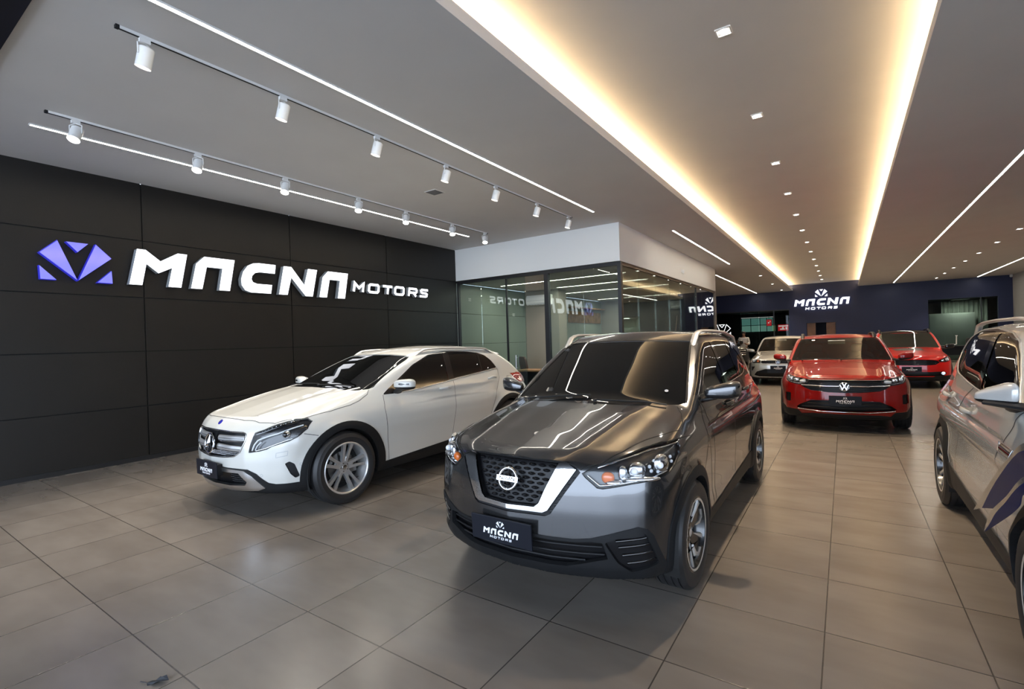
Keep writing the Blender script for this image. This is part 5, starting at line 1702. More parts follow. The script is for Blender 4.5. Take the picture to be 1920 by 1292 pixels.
    for ya in (0, wb): wheel_well(root, ya, R, R + .05, .48, hull.hw(0.) - .02)
    HD = q['hood']
    seams(sk, [(HD, 'top')], root, w=.007)
    px, pz, pw, ph = q['plate']
    c, N = sk.project([(px, pz)], 'front', 0)
    pl = plate(root, (px, c[0][1] - .022, pz), pw, ph, .03)
    if 'emblem' in q:
        c, N = sk.project([(0, q['emblem'][0])], 'front', 0)
        roundel(root, (0, c[0][1] - .012, q['emblem'][0]), q['emblem'][1], -.12, q['emblem'][2], q.get('emblem_mat'))
    wiper(sk, (-.55, HD[-1][1] - .03), (-.02, HD[-1][1] - .10), root); wiper(sk, (.02, HD[-1][1] - .13), (.55, HD[-1][1] - .02), root)
    return root, sk
M['trimlight'] = mat('light_trim', (.40, .42, .40), .4)
M['decal'] = mat('grey_decal', (.10, .10, .095), .4, coat=.6)

root, _ = build_front('nivus', hull_nivus(), .022, (-.055, 9.53, .042), 'deep red crossover in the middle aisle, facing the camera',
    paint('deep_red_paint', (.20, .003, .002), .0, .26, .7, .2), dict(clad=True,
    bumper=[(0,.285),(.40,.286),(.61,.266),(.70,.268),(.79,.385),(.86,.40),(.86,.05),(0,.05)],
    grille=[(0,.800),(.30,.798),(.45,.800),(.462,.755),(.560,.714),(.50,.67),(.42,.636),(.20,.612),(0,.607)],
    lamp=[(.440,.800),(.55,.818),(.66,.838),(.745,.856),(.764,.82),(.757,.78),(.714,.744),(.64,.725),(.566,.714),(.470,.750)],
    elements=[(.53,.768,.045,.022,'lampwhite'),(.615,.785,.040,.028,'lampsilver'),(.69,.795,.032,.034,'lampsilver'),(.725,.82,.02,.03,'lampsilver')],
    lampstrips=[([(.50,.748),(.60,.738),(.71,.760),(.748,.80),(.745,.845)], .010, 'lampsilver'), ([(.45,.797),(.60,.824),(.73,.848)], .008, 'lampsilver')],
    bars=[(.20,.792,.45,.795,.012,'chrome'),(.25,.703,.545,.715,.022,'chrome')], gridrows=(.63,.77,6,.44),
    intake=[(0,.495),(.22,.493),(.42,.488),(.56,.42),(.62,.372),(.59,.353),(.30,.332),(0,.325)],
    ibars=[(.3,.44,.47,.44,.014,'blackpl'),(.3,.39,.55,.385,.014,'blackpl'),(.30,.322,.60,.350,.012,'chrome')],
    vent=rounded([(.690,.585),(.772,.585),(.775,.455),(.694,.446)], .02),
    ws=[(0,1.036),(.40,1.036),(.66,1.024),(.712,1.026),(.716,1.045),(.652,1.22),(.592,1.372),(.560,1.398),(.3,1.405),(0,1.407)],
    ws_frit=[(0,1.045),(.40,1.045),(.685,1.036),(.60,1.28),(.56,1.365),(.52,1.382),(.3,1.392),(0,1.394)], mirz=1.33, kz=1.0,
    glass=M['ws_clear'], dlo=rounded([(.72,1.02),(1.05,1.22),(1.35,1.36),(1.8,1.40),(2.3,1.36),(2.72,1.18),(2.6,1.12),(1.6,1.06)], .03),
    rail=(1.25, 2.6, .55, .04, .017, 'blackpl'), mirror=((.90, .60, 1.085), (.105, .075, .058)), rim=.215,
    hood=[(0,-.800),(.2,-.795),(.44,-.76),(.60,-.62),(.73,-.25),(.76,.1),(.75,.35),(.71,.60)],
    plate=(.005,.498,.40,.135), emblem=(.700,.060,'vw')))

build_front('gol', hull_hatch(3.89, 2.467, 1.465, .828, .80), .026, (-1.63, 16.85, .02), 'silver hatchback far back between the dark grey and deep red cars',
    paint('silver_paint', (.50, .49, .46), .5, .3), dict(
    bumper=[(0,.228),(.60,.232),(.80,.26),(.9,.05),(0,.05)],
    grille=[(0,.745),(.36,.742),(.44,.735),(.46,.68),(.40,.655),(0,.650)],
    lamp=[(.46,.74),(.56,.765),(.66,.79),(.735,.80),(.75,.74),(.74,.69),(.66,.655),(.47,.665)],
    elements=[(.655,.735,.055,.045,'lampwhite'),(.54,.712,.035,.032,'amber')], bars=[(.2,.742,.44,.735,.010,'chrome'),(.2,.653,.42,.660,.010,'lampsilver')], gridrows=(.67,.725,4,.42),
    intake=[(0,.49),(.34,.49),(.58,.41),(.66,.30),(.50,.26),(0,.255)], vent=[(.62,.56),(.74,.55),(.74,.43),(.70,.43)],
    ws=[(0,.985),(.40,.982),(.62,.97),(.665,.972),(.668,.99),(.60,1.2),(.55,1.335),(.52,1.358),(.3,1.366),(0,1.368)],
    ws_frit=[(0,.995),(.40,.992),(.635,.985),(.57,1.2),(.52,1.325),(.49,1.345),(.3,1.352),(0,1.353)], mirz=1.29, kz=.95,
    glass=M['ws_clear'], dlo=rounded([(.66,.98),(1.0,1.18),(1.3,1.33),(1.8,1.37),(2.3,1.33),(2.65,1.16),(2.5,1.08),(1.5,1.0)], .03),
    mirror=((.86, .55, 1.0), (.10, .07, .055)), rim=.19, track=.70,
    hood=[(0,-.70),(.2,-.695),(.44,-.65),(.62,-.48),(.71,-.1),(.72,.2),(.68,.45)],
    plate=(.0,.525,.40,.13), emblem=(.690,.058,'vw')))

build_front('argo', hull_hatch(3.99, 2.521, 1.535, .86, .82), .026, (1.44, 16.95, .0), 'bright red hatchback with black roof and grey hood decal behind the deep red crossover',
    paint('bright_red_paint', (.50, .006, .004), .0, .3, .7, .2), dict(clad=True,
    bumper=[(0,.30),(.50,.30),(.70,.30),(.86,.30),(.86,.05),(0,.05)],
    grille=[(0,.745),(.40,.735),(.50,.715),(.54,.67),(.46,.615),(.34,.60),(0,.598)],
    lamp=[(.50,.722),(.60,.765),(.70,.81),(.775,.83),(.785,.77),(.765,.71),(.66,.672),(.545,.675)],
    elements=[(.60,.712,.035,.028,'lampsilver'),(.70,.735,.04,.035,'lampwhite'),(.725,.785,.025,.02,'lampsilver')], gridrows=(.62,.72,6,.46),
    intake=[(0,.43),(.35,.43),(.62,.445),(.68,.40),(.62,.325),(0,.315)],
    fog=[(.60,.395,.045)],
    ws=[(0,1.03),(.40,1.027),(.645,1.012),(.690,1.015),(.693,1.035),(.625,1.25),(.575,1.39),(.545,1.418),(.3,1.426),(0,1.428)],
    glass=M['carglass2'], dlo=rounded([(.68,1.02),(1.02,1.22),(1.32,1.38),(1.8,1.43),(2.3,1.39),(2.7,1.21),(2.55,1.13),(1.5,1.05)], .03),
    roof=rounded([(-.56,1.16),(.56,1.16),(.56,3.0),(-.56,3.0)], .06), decal=[(-.28,.02),(.32,.02),(.30,.40),(-.36,.40)],
    rail=(1.2, 2.6, .56, .045, .016, 'blackpl'), mirror=((.90, .58, 1.05), (.105, .07, .058)), mirror_mat=M['gloss'], rim=.20, track=.73,
    hood=[(0,-.73),(.2,-.725),(.46,-.68),(.64,-.50),(.73,-.1),(.745,.2),(.70,.47)],
    plate=(-.03,.50,.40,.13)))

def hull_pickup():
    h = hull_hatch(4.6, 2.85, 1.72, .93, .88)
    h.zt = F1([(-.95,.95),(-.85,1.03),(-.70,1.09),(-.2,1.14),(.3,1.17),(1,1.18),(3,1.2),(3.6,1.15)], .06)
    h.yf = F1([(.2,-.80),(.35,-.87),(.6,-.88),(.9,-.875),(1.05,-.85)], .04)
    h.sec = F1([(.15,.07),(.35,.02),(.6,.0),(.95,.0),(1.06,.03),(1.16,.10),(1.3,.2)], .05)
    h.zbelt = 1.13; h.yw = F1([(1.0,.25),(1.15,.46),(1.4,.80),(1.65,1.15),(1.8,1.4)], .1); h.R = .37; h.arch = .41
    return h
build_front('pickup', hull_pickup(), .034, (-3.93, 20.2, .60), 'black pickup truck with chrome grille bars, far back beside the glass office',
    paint('black_paint', (.010, .010, .011), .2, .3), dict(ztop=1.85,
    grille=[(0,1.00),(.50,.99),(.56,.94),(.54,.78),(.45,.72),(0,.71)],
    lamp=[(.58,.98),(.70,1.02),(.84,1.03),(.86,.93),(.80,.86),(.60,.86)],
    elements=[(.70,.94,.05,.04,'lampwhite'),(.80,.95,.03,.04,'lampsilver')],
    bars=[(.2,.945,.54,.94,.035,'chrome'),(.2,.86,.54,.86,.030,'chrome'),(.2,.78,.52,.79,.030,'chrome')],
    intake=[(0,.52),(.6,.52),(.66,.40),(0,.38)], fog=[(.72,.50,.05)],
    ws=[(0,1.17),(.40,1.165),(.70,1.15),(.745,1.155),(.70,1.38),(.64,1.57),(.60,1.60),(.3,1.61),(0,1.612)],
    glass=M['carglass'], dlo=rounded([(.70,1.17),(1.0,1.38),(1.35,1.55),(2.2,1.58),(2.6,1.5),(2.7,1.2)], .03),
    mirror=((1.0, .62, 1.22), (.12, .07, .09)), mirror_mat=M['gloss'], rim=.22, track=.80, emblem=(.86,.06,'plain'),
    hood=[(0,-.80),(.3,-.79),(.55,-.75),(.78,-.5),(.82,-.1),(.83,.2),(.78,.48)],
    plate=(0,.60,.40,.13)))

# ---------------------------------------------------------------- silver crossover cut by the right edge
def build_tcross():
    root = empty('car', (1.49, 2.885, 0), -.007, 'silver white crossover cut by the right edge, seen from its side with a navy ribbon', 'car')
    P = paint('pearl_silver_paint', (.50, .50, .485), .15, .24)
    h = hull_tcross()
    sk = Skin(h, (-.98, -.95, .12), (.98, 3.5, 1.66), .020)
    bot = (sk.N[sk.T].mean(1)[:, 2] < -.6) & (sk.V[sk.T].mean(1)[:, 2] < .33)
    sk.names.append('under'); sk.lab[bot] = 1
    for sd in (1, -1):
        for ya in (0, 2.651):
            sk.cut('hole', arch_poly(ya, .332, .365), 'side', sd)
            sk.cut('arch', arch_poly(ya, .332, .435), 'side', sd)
        sk.cut('sill', [(.36,.345),(1.03,.372),(1.7,.402),(2.1,.425),(2.3,.46),(2.35,.05),(.3,.05)], 'side', sd)
        sk.cut('bumper', [(-.75,.05),(-.75,.36),(-.38,.36),(-.3,.05)], 'side', sd)
        sk.cut('bumper', [(2.95,.05),(2.98,.46),(3.5,.50),(3.5,.05)], 'side', sd)
    sk.cut('bumper', sym([(0,.44),(.45,.44),(.68,.52),(.80,.45),(.86,.05),(0,.05)]), 'front')
    sk.cut('bumper', sym([(0,.50),(.9,.50),(.9,.05),(0,.05)]), 'rear')
    sk.cut('grille', sym([(0,.86),(.40,.86),(.46,.80),(.44,.68),(0,.66)]), 'front')
    LAMP = [(.47,.86),(.60,.88),(.75,.90),(.80,.86),(.79,.76),(.70,.70),(.46,.70)]
    DLO = rounded([(.60,1.085),(.786,1.235),(.957,1.350),(1.098,1.423),(1.33,1.468),(1.84,1.497),(2.42,1.490),(2.66,1.43),(2.78,1.30),(2.66,1.215),(2.52,1.190),(2.298,1.155),(1.794,1.122),(1.45,1.105),(1.0,1.09)], .03)
    GA = rounded([(.80,1.110),(.83,1.235),(.98,1.345),(1.12,1.408),(1.34,1.450),(1.60,1.465),(1.36,1.118)], .025)
    GB = rounded([(1.50,1.128),(1.74,1.472),(1.86,1.479),(2.40,1.472),(2.62,1.412),(2.73,1.300),(2.62,1.225),(2.50,1.206),(2.29,1.172),(1.80,1.138)], .03)
    for sd in (1, -1):
        sk.cut('lamp', LAMP, 'front', sd)
        sk.cut('pillar', DLO, 'side', sd)
        sk.cut('glass_a', GA, 'side', sd, 'pillar'); sk.cut('glass_b', GB, 'side', sd, 'pillar')
        sk.cut('tail', rounded([(2.98,.92),(2.98,1.02),(3.15,1.06),(3.4,1.05),(3.4,.90),(3.15,.90)], .02), 'side', sd)
    sk.cut('tail', sym([(0,.93),(.9,.93),(.9,1.06),(0,1.03)]), 'rear')
    WS = sym([(0,1.075),(.40,1.072),(.66,1.06),(.705,1.065),(.645,1.28),(.59,1.46),(.56,1.482),(.3,1.492),(0,1.495)])
    sk.cut('windshield', WS, 'front')
    sk.cut('rearglass', rounded(sym([(0,1.13),(.58,1.13),(.54,1.40),(0,1.43)]), .03), 'rear')
    shell(sk, 'paint', 'body', P, root, rim=.012); shell(sk, 'under', 'underbody', M['blackpl'], root)
    shell(sk, 'bumper', 'lower_bumper', M['clad'], root, lift=.004, rim=.03)
    gr = shell(sk, 'grille', 'grille', M['mesh'], root, move=(0, .03, 0), walls=True)
    strip(sk, [(-.43,.78),(.43,.78)], 'front', .02, .008, 'grille_bar', M['chrome'], gr, side=0)
    for sd in (1, -1):
        shell(sk, 'arch', 'arch_trim', M['clad'], root, sd, lift=.008, rim=.06)
        sl = shell(sk, 'sill', 'sill_trim', M['clad'], root, sd, lift=.008, rim=.02)
        strip(sk, [(1.95,.41),(1.98,.30)], 'side', .006, .0012, 'trim_gap', M['seam'], sl, side=sd, lift=.008)
        lm = shell(sk, 'lamp', 'headlamp', M['lampdark'], root, sd, move=(0, .04, 0), walls=True)
        shell(sk, 'lamp', 'lamp_lens', M['lens'], lm, sd, lift=.002)
        shell(sk, 'pillar', 'window_frame', M['gloss'], root, sd, lift=.001)
        for nm in ('glass_a', 'glass_b'): shell(sk, nm, 'side_window', M['carglass'], root, sd, lift=-.003)
        strip(sk, DLO, 'side', .012, .004, 'window_trim', M['rimsilver'], root, side=sd, closed=True)
        shell(sk, 'tail', 'taillight', M['redlens'], root, sd, lift=.006, rim=.012)
        roof_rail(sk, 1.05, 2.75, .575, M['rimsilver'], root, sd, .046, .014, xs=lambda v: .58 + .02 * math.sin((v - 1.05) / 1.7 * math.pi))
        side_mirror(root, sd, (.862, .57, 1.160), (.076, .075, .064), P, base=(sd * .77, .62, 1.08), skew=(.05, -.012), taper=(1.08, .45), arm=[(sd * .73, .44, 1.105), (sd * .80, .50, 1.11), (sd * .90, .56, 1.118)])
        door_handle(sk, 1.55, .945, P, root, sd); door_handle(sk, 2.42, .965, P, root, sd)
        strip(sk, [(.485,.868),(.70,.870)], 'side', .036, .004, 'fender_badge', M['gloss'], root, side=sd, step=.05)
        strip(sk, [(.474,.890),(.485,.845),(.70,.848),(.745,.890)], 'side', .005, .005, 'fender_badge_trim', M['chrome'], root, side=sd, closed=True)
        for ya in (0, 2.651): wheel('slim', .332, .205, .232, (sd * .755, ya, .332), sd > 0, root, 0, .3)
    seams(sk, [([(.56,1.075),(.60,.995),(.67,.89),(.74,.80),(.78,.70),(.77,.36)], 'side'),
        ([(1.52,1.115),(1.90,.93),(1.93,.86),(1.98,.65),(1.96,.41)], 'side'), ([(2.42,1.16),(2.46,1.0),(2.44,.84),(2.36,.74)], 'side'),
        ([(0,-.76),(.40,-.73),(.60,-.60),(.74,-.2),(.75,.2),(.70,.46)], 'top')], root)
    shell(sk, 'windshield', 'windshield', M['carglass'], root, lift=-.003)
    shell(sk, 'rearglass', 'rear_window', M['carglass'], root, lift=-.002)
    for ya in (0, 2.651): wheel_well(root, ya, .332, .38, .50, .84)
    c, N = sk.project([(0, .55)], 'front', 0)
    plate(root, (0, c[0][1] - .02, .55), .40, .13, .03)
    return sk
SK_T = build_tcross()
# ---------------------------------------------------------------- office behind the glass
def room_lamp(x, y, z, sx, sy, power, parent, col=(1, .93, .82)):
    return area('lamp_glow', (x, y, z), sx, sy, power, col, parent)
for i, (y, x0) in enumerate(((10.85, -7.72), (12.42, -6.85), (14.15, -7.75), (17.35, -7.8))):
    cx = (x0 - 4.16) / 2
    led_line(x0, y, -4.16, y, 3.06, 'white light line across the office ceiling, %s from the office front' % ORD[i], 'light lines in the glass office')
    o = bpy.data.objects['linear_light' if 0 else [n.name for n in bpy.data.objects if n.name.startswith('linear_light')][-1]]
    room_lamp(0, 0, -.03, -4.16 - x0, .05, 24, o)
def aircon(loc, rz, label, group=None):
    o = empty('air_conditioner', loc, rz, label, 'air conditioner', group)
    pr = [(-.0,-.15),(-.0,.15),(-.17,.15),(-.215,.08),(-.215,-.08),(-.16,-.15)]
    b = MB().prism(pr, lambda u, v, d: (d, u, v), -.41, .41).build('housing', M['white'], o); bevel(b, .012, 2)
    MB().box((-.36, -.20, -.135), (.36, -.155, -.128)).build('outlet_flap', M['letter_side'], o)
    MB().box((-.37, -.2165, -.02), (.37, -.214, -.014)).build('front_gap', M['letter_side'], o)
    for k in range(7): MB().box((-.30 + k * .1, -.185, -.146), (-.292 + k * .1, -.16, -.130)).build('vane', M['letter_side'], o)
    return o
aircon((-7.60, 12.75, 2.76), 0, 'white wall air conditioner on the beige pier inside the glass office')
aircon((-4.9, YO, 2.72), 0, 'white wall air conditioner on the far wall of the glass office')
def desk(loc, rz, label, w=1.5, d=.7, top='wood'):
    o = empty('desk', loc, rz, label, 'desk')
    bevel(MB().box((-w / 2, -d / 2, .71), (w / 2, d / 2, .75)).build('desk_top', M[top], o), .004, 1)
    for x in (-w / 2 + .03, w / 2 - .03):
        MB().box((x - .02, -d / 2 + .03, 0), (x + .02, d / 2 - .03, .71)).build('side_panel', M['blackpl'], o)
    MB().box((-w / 2 + .05, d / 2 - .06, .3), (w / 2 - .05, d / 2 - .04, .71)).build('modesty_panel', M['blackpl'], o)
    return o
def office_chair(loc, rz, label, m, group=None):
    o = empty('office_chair', loc, rz, label, 'chair', group)
    v, f = superblob((0, 0, .46), (.24, .24, .05), (.5, .5), 20, 10); MB().add(v, f).build('seat', m, o, smooth=True)
    v, f = superblob((0, .24, .82), (.22, .045, .27), (.45, .45), 20, 12); MB().add([(x, y + (z - .82) * .18, z) for x, y, z in v], f).build('backrest', m, o, smooth=True)
    MB().cyl((0, 0, .10), (0, 0, .42), .03).build('column', M['steel'], o)
    for k in range(5):
        a = 2 * math.pi * k / 5
        l = MB().tube([(0, 0, .11), (.28 * math.cos(a), .28 * math.sin(a), .06)], [.022, .016], 8).build('leg', M['blackpl'], o)
        MB().sphere((.29 * math.cos(a), .29 * math.sin(a), .03), .03, n=10, m=8).build('caster', M['blackpl'], l)
    for s_ in (-1, 1):
        MB().tube([(.24 * s_, .10, .48), (.28 * s_, .10, .66), (.28 * s_, -.12, .66)], .016, 8).build('armrest', M['blackpl'], o)
    return o
M['brownleather'] = mat('brown_leather', (.075, .03, .02), .45)
M['screen'] = mat('dark_screen', (.01, .012, .016), .12)
def monitor(loc, rz, label):
    o = empty('monitor', loc, rz, label, 'monitor')
    bevel(MB().box((-.28, -.02, .12), (.28, .02, .46)).build('housing', M['blackpl'], o), .006, 2)
    MB().box((-.265, -.022, .135), (.265, -.0195, .448)).build('screen', M['screen'], o)
    MB().cyl((0, .01, .01), (0, .01, .2), .02).build('stem', M['blackpl'], o)
    MB().box((-.12, -.08, 0), (.12, .08, .012)).build('foot', M['blackpl'], o)
    return o
desk((-6.75, 11.25, 0), 0, 'pale wooden desk inside the glass office, behind the white crossover', 1.4, .65)
office_chair((-7.55, 12.0, 0), 2.6, 'brown leather office chair in front of the beige pier', M['brownleather'])
office_chair((-6.35, 12.1, 0), .3, 'brown leather office chair behind the wooden desk', M['brownleather'])
desk((-7.70, 13.9, 0), 0, 'dark desk by the pale wall panels of the office', .8, .6, 'darkwood')
monitor((-7.62, 13.9, .75), .4, 'black monitor on the dark desk in the glass office')
o = empty('door_pull', (-6.42, YF + .075, 0), 0, 'steel bar handle on the glass office door', 'door handle')
for s_ in (-1, 1):
    y = .045 * s_
    MB().cyl((0, y, .84), (0, y, 1.20), .016).build('bar', M['steel'], o, smooth=True)
    for z in (.90, 1.14): MB().cyl((0, y, z), (0, .006 * s_, z), .009).build('mount', M['steel'], o)
sl = empty('slat_panel', (XL + .001, 17.0, 2.36), 0, 'wooden slat panel on the side wall deep inside the office', 'wall panel')
mb = MB(); mb.box((0, -1.4, -.20), (.015, 1.4, .22))
for k in range(46): mb.box((.015, -1.39 + k * .0605, -.20), (.035, -1.355 + k * .0605, .22))
mb.build('slats', M['wood'], sl)
o = MB().box((0, -1.4, -.02), (.22, 1.4, .02)).build('wall_shelf', M['wood']); o.location = (XL, 17.0, 2.71)
prop(o, 'long wooden wall shelf above the slat panel in the office', 'shelf')
def socket(x, y, z, label):
    o = empty('wall_switch', (x, y, z), 0, label, 'switch')
    bevel(MB().box((0, -.06, -.04), (.008, .06, .04)).build('cover', M['white'], o), .003, 1)
    for s_ in (-1, 1): MB().box((.008, -.03 * s_ - .012, -.02), (.011, -.03 * s_ + .012, .02)).build('button', M['letter_side'], o)
socket(XL, 10.04, 2.67, 'white switch plate high on the pale panel near the office front')
socket(XL, 12.11, 2.33, 'white switch plate on the pale panel beside the beige pier')
# small fittings on the showroom walls and ceiling
o = empty('motion_sensor', (XO, 14.13, 3.36), 0, 'small white motion sensor on the white fascia beside the glass office', 'sensor')
MB().box((0, -.03, -.02), (.03, .03, .06)).build('bracket', M['white'], o)
v, f = superblob((.05, 0, -.01), (.035, .04, .055), (.6, .6), 16, 10); MB().add(v, f).build('sensor_head', M['white'], o, smooth=True)
o = empty('security_camera', (XR - .02, YB - .06, 3.84), 0, 'small white security camera in the far right ceiling corner', 'camera')
MB().sphere((-.04, -.04, .0), .06, n=16, m=10).build('dome', M['white'], o, smooth=True)
MB().cyl((-.04, -.04, .04), (-.04, -.04, ZC - 3.84), .05).build('mount', M['white'], o)
o = empty('ceiling_vent', (-5.275, 5.685, ZC), 0, 'square grey ceiling speaker grille between the two spotlight tracks', 'vent')
M['ventgrey'] = mat('vent_grey', (.16, .16, .165), .6)
MB().box((-.115, -.115, -.006), (.115, .115, 0)).build('frame', M['white'], o)
mb = MB()
for k in range(9): mb.box((-.10, -.100 + k * .0225, -.009), (.10, -.084 + k * .0225, -.006))
mb.box((-.102, -.102, -.0075), (.102, .102, -.006))
mb.build('slats', M['ventgrey'], o)

# ---------------------------------------------------------------- rooms behind the navy wall
M['teal'] = mat('lit_teal_glass', (.2, .3, .28), .3, emit=(.20, .42, .38), es=.6)
M['teal2'] = mat('lit_pale_glass', (.2, .3, .28), .3, emit=(.32, .55, .47), es=.6)
M['redlit'] = mat('lit_red_sign', (.5, .02, .02), .3, emit=(.85, .03, .04), es=1.0)
M['whitelit'] = mat('lit_white_sign', (.9, .8, .8), .3, emit=(1, .8, .8), es=1.0)
M['greenlit'] = mat('lit_green_glass', (.3, .5, .2), .3, emit=(.55, .85, .35), es=1.0)
o = empty('lit_window', (-4.7, 35.95, 2.15), 0, 'pale teal lit window beyond the smoked glass, above the black pickup', 'window')
MB().box((-1.0, -.02, .02), (.85, 0, .46)).build('upper_pane', M['teal'], o)
MB().box((-1.0, -.02, -.42), (.85, 0, -.02)).build('lower_pane', M['teal2'], o)
for x in (-.45, .1, .5): MB().box((x - .02, -.04, -.42), (x + .02, -.02, .46)).build('mullion', M['black'], o)
MB().box((-1.03, -.05, .50), (.95, -.02, .53)).build('light_strip', M['whitelit'], o)
MB().box((.86, -.03, -.85), (.97, 0, -.05)).build('side_pane', M['greenlit'], o)
def lit_sign(x, y, z, w, h, label, strokes):
    o = empty('lit_sign', (x, y, z), 0, label, 'sign', 'lit red signs beyond the smoked glass')
    MB().box((-w / 2, 0, -h / 2), (w / 2, .06, h / 2)).build('sign_face', M['redlit'], o)
    MB().box((-w / 2 - .02, .01, -h / 2 - .02), (w / 2 + .02, .07, h / 2 + .02)).build('frame', M['black'], o)
    for a, b, c_, d in strokes: MB().box((a * w, -.012, b * h), (c_ * w, 0, d * h)).build('sign_mark', M['whitelit'], o)
    MB().cyl((0, .04, h / 2), (0, .04, 3.0 - z - .04), .012).build('hanger', M['black'], o)
lit_sign(-4.03, 35.6, 2.28, .28, .40, 'small red lit sign beyond the smoked glass, left of the pair', [(-.2, -.1, .05, .1), (.18, .1, .3, .3)])
lit_sign(-3.10, 34.2, 1.90, .56, .40, 'larger red and white lit sign beyond the smoked glass, right of the pair', [(-.45, .2, .45, .38), (-.30, -.28, .15, -.1), (-.1, -.1, .05, .15), (.22, -.25, .38, .1)])
o = empty('perforated_rack', (-3.25, 34.0, 0), 0, 'dark rack of small shiny hooks below the red sign', 'rack')
MB().box((-.45, 0, 0), (.50, .05, 1.72)).build('back_board', M['black'], o)
mb = MB()
for r in range(5):
    for k in range(14):
        x = -.41 + k * .065 + (.03 if r % 2 else 0); v, f = superblob((x, -.02, 1.36 + r * .075), (.017, .02, .014), (1, 1), 8, 5); mb.add(v, f)
mb.build('hooks', M['chrome'], o, smooth=True)
# outlined emblem sign on the smoked glass
o = empty('outline_sign', (-6.06, YB, 1.48), 0, 'white outlined glowing emblem on the smoked glass, beyond the grey crossover roof', 'sign')
k_ = .70
for e in EMB.values():
    pts = [(u * k_ * 1.35, v * k_) for u, v in e]
    mb = MB(); stroke_solid(mb, pts + [pts[0]], .024, lambda u, v, d: (u, -.03 - d, v), 0, .02)
    mb.build('outlined_facet', M['sign_white'], o)
for x in (-.3, .3): MB().box((x - .01, -.03, .02), (x + .01, .07, .05)).build('mount', M['black'], o)
# far right office: curtain, cabinet, desk with lamp
M['curtain'] = mat('pale_curtain', (.50, .54, .47), .9)
mb = MB(); n = 70
v = []; f = []
for i in range(n + 1):
    x = 4.15 + 1.75 * i / n; y = 33.2 + .05 * math.sin(i * .9)
    v += [(x, y, .05), (x, y, 2.95)]
f = [(2 * i, 2 * i + 2, 2 * i + 3, 2 * i + 1) for i in range(n)]
o = mesh_obj('curtain', v, f, M['curtain'], None, True); sm = o.modifiers.new('solid', 'SOLIDIFY'); sm.thickness = .006
prop(o, 'pale pleated curtain behind the far right office window', 'curtain')
o = empty('cabinet', (4.45, 32.6, 0), 0, 'tall pale cabinet behind the far right office window', 'cabinet')
M['palecab'] = mat('pale_cabinet', (.50, .53, .48), .6)
MB().box((-.9, -.25, 0), (.85, .25, 2.30)).build('body', M['palecab'], o)
for x in (-.45, .40): MB().box((x - .42, -.262, .06), (x + .42, -.25, 2.26)).build('door', M['palecab'], o)
o = MB().box((-.28, -.03, -.26), (.28, 0, .26)).build('wall_picture', M['darkwood']); o.location = (3.95, 33.95, 2.62)
prop(o, 'dark brown panel above the pale cabinet in the far right office', 'picture')
lo = empty('added_room_lamp', (4.7, 32.0, 2.96), 0, 'added flat lamp that brightens the far right office', 'ceiling light')  # added lamps, put in to light the rooms behind the back wall
MB().box((-.3, -.3, -.03), (.3, .3, .02)).build('lamp_body', M['white'], lo); room_lamp(0, 0, -.05, .5, .5, 30, lo)
lo = empty('added_room_lamp', (-4.6, 33.4, 2.89), 0, 'added flat lamp that brightens the room beyond the smoked glass', 'ceiling light')
MB().box((-.3, -.3, -.03), (.3, .3, .02)).build('lamp_body', M['white'], lo); room_lamp(0, 0, -.05, .5, .5, 12, lo)
d = desk((4.25, 29.9, 0), 0, 'dark sales desk by the far right office window', 1.5, .7, 'blackpl')
office_chair((4.9, 30.55, 0), 0, 'black office chair behind the dark sales desk', M['blackpl'])
o = empty('desk_lamp', (4.05, 29.75, .75), 0, 'white bent desk lamp standing on the dark sales desk', 'lamp')
MB().cyl((0, 0, 0), (0, 0, .02), .09).build('base', M['white'], o)
MB().tube([(0, 0, .02), (.08, 0, .05), (.16, 0, .06), (.17, 0, .46)], .022, 10).build('arm', M['white'], o, smooth=True)
MB().box((.14, -.08, .44), (.20, .08, .47)).build('lamp_head', M['white'], o)

